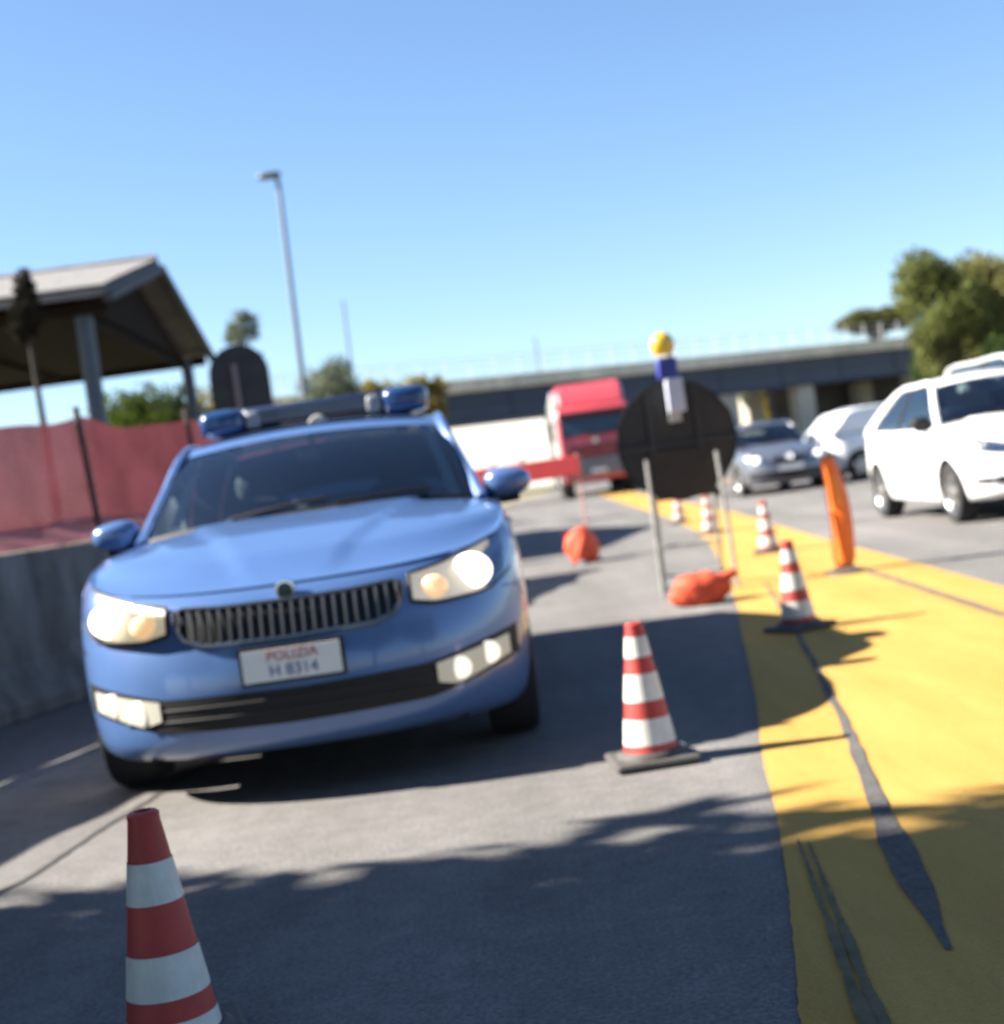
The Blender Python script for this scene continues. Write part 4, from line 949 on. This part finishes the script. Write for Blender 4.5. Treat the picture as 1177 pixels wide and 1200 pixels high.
p = at(1092, 440, 66); tree('bush', 'dark green undergrowth bush below the tall green tree', p.x + .3, 66, 5.0, 1.6, DEEP, 4000, .12, .4, 23, 9, cat='bush')
p = at(1024, 370, 135); tree('umbrella_pine', 'flat topped pine spreading over the far end of the bridge', p.x, 135, at(1024, 356, 135).z, 4.4, (.085, .085, .03), 10000, .17, at(1024, 399, 135).z, 14, 13)
# under and beyond the bridge
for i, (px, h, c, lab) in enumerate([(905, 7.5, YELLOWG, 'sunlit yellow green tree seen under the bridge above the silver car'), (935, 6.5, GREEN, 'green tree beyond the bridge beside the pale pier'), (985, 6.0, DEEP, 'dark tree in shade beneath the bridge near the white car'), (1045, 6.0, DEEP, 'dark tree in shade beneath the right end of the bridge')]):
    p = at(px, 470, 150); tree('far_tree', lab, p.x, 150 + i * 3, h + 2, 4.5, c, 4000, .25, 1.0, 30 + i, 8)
# left of the bridge
p = at(386, 440, 52); tree('far_tree', 'grey green bushy tree behind the light bar of the police car', p.x, 52, at(386, 398, 52).z, 1.6, GREY, 6500, .10, 1.5, 41, 9)
hp = [(432, YELLOWG), (455, OLIVE), (478, YELLOWG), (500, OLIVE)]
hlab = ['clipped yellow green hedge tree nearest the grey green tree', 'olive hedge tree second from the grey green tree', 'bright yellowish hedge tree left of the last in the row', 'last olive hedge tree before the bridge girder']
for i, (px, c) in enumerate(hp):
    p = at(px, 440, 58); tree('hedge_tree', hlab[i], p.x, 58, at(px, 425 - (px - 432) * .10, 58).z, .95, c, 4000, .10, 1.5, 50 + i, 7, group='row of hedge trees left of the bridge')
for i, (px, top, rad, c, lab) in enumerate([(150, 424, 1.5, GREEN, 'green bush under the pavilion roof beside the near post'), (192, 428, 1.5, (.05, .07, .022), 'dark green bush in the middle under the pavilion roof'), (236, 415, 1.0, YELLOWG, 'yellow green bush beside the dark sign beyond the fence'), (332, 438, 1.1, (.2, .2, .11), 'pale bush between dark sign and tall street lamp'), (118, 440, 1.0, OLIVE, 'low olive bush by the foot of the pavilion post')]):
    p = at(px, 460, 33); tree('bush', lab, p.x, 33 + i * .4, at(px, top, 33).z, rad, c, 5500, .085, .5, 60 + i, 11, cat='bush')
p = at(281, 385, 30); tree('sapling', 'thin grey crowned sapling rising above the dark sign', p.x, 30, at(281, 353, 30).z, .46, GREY, 900, .055, at(281, 425, 30).z, 173, 11, tr=.04)
p = at(44, 450, 18.4)
cy = thing('slim_tree', 'small dark tufted tree standing in front of the pavilion roof', 'tree', (p.x, 18.4, 0)); ctop = at(44, 311, 18.4).z; clow = at(44, 388, 18.4).z
part('trunk', MB().tube([(0, 0, 0), (.02, 0, 1.6), (-.03, 0, ctop - .2)], [.07, .06, .015], 8), mat('dark_bark', (.03, .024, .02), .95, noise=.4, nscale=6), cy)
leaf_cloud('crown', [((-.02, 0, lerp(clow, ctop, .25)), (.21, .21, .28)), ((-.11, .03, lerp(clow, ctop, .12)), (.15, .15, .2)), ((.08, -.05, lerp(clow, ctop, .3)), (.13, .13, .2)), ((.02, 0, lerp(clow, ctop, .62)), (.13, .14, .22)), ((.03, .02, lerp(clow, ctop, .86)), (.08, .08, .13))], 2000, .05, leaf_mat('leaf_dark_tuft', (.026, .024, .018)), cy, 77)
# a far wooded skyline
blobs = []
for k in range(150):
    a = R(lerp(-60, 60, k / 149)); d = 330 + 60 * random.random(); hh = random.uniform(4, 7.5)
    blobs.append(((math.sin(a) * d, math.cos(a) * d, hh * .45), (7, 6, hh * .55)))
o = leaf_cloud('far_woods', blobs, 24000, 1.0, leaf_mat('leaf_far', (.07, .085, .04)), None, 91); tag(o, kind='stuff')
# trees on the verge to the left of the photographer: they shade the front; the last three are unseen, added to cut sky light
for i, (x, y, h, cr, n, lab) in enumerate([(-7.0, 1.9, 7.6, 3.2, 16000, 'lowest of the roadside trees, first beside the road'), (-10.2, 1.5, 9.6, 3.3, 20000, 'second of the roadside trees out from the road'), (-13.6, 1.7, 11.8, 3.5, 20000, 'tallest roadside tree, third out from the road'), (-8.5, -3.6, 9.5, 3.8, 16000, 'wide roadside tree standing behind the photographer'), (-3.5, -9.5, 12.0, 4.8, 14000, 'unseen tall tree added behind the photographer to dim skylight, on the road axis'), (4.5, -11.0, 12.5, 5.0, 14000, 'unseen tall tree added to dim skylight behind the photographer and the yellow strip'), (12.0, -9.0, 11.0, 4.6, 12000, 'unseen tree added to dim skylight behind the photographer beyond the far lanes')]):
    tree('roadside_tree', lab, x, y, h, cr, GREEN, int(n * 1.7) if i < 3 else n, .14, 1.0, 80 + i, 16)
# pale building beyond the bridge, its long side to the sun
w1, w2 = at(505, 540, 150.0), at(668, 530, 112.0)
bl_ = thing('pale_building', 'long pale building catching the sun beyond the bridge, left of the red lorry', 'building', (w1.x, w1.y, 0), math.atan2(w2.y - w1.y, w2.x - w1.x))
wl = (w2 - w1).length
part('wall', MB().box(0, wl, 0, 14, 0, 7.2), mat('pale_render', (.25, .247, .235), .9, noise=.12, nscale=.4), bl_, False)
part('roof', MB().box(-.3, wl + .3, -.3, 14.3, 7.2, 7.5), DECKC, bl_, False)
for k in range(4):
    w_ = part('window', MB().box(4 + k * wl / 5, 5.2 + k * wl / 5, -.05, .05, 1.3, 2.5), mat('window_grey', (.07, .08, .09), .2), bl_, False)
    part('sill', MB().box(3.9 + k * wl / 5, 5.3 + k * wl / 5, -.12, .04, 1.2, 1.3), DECKC, w_, False)
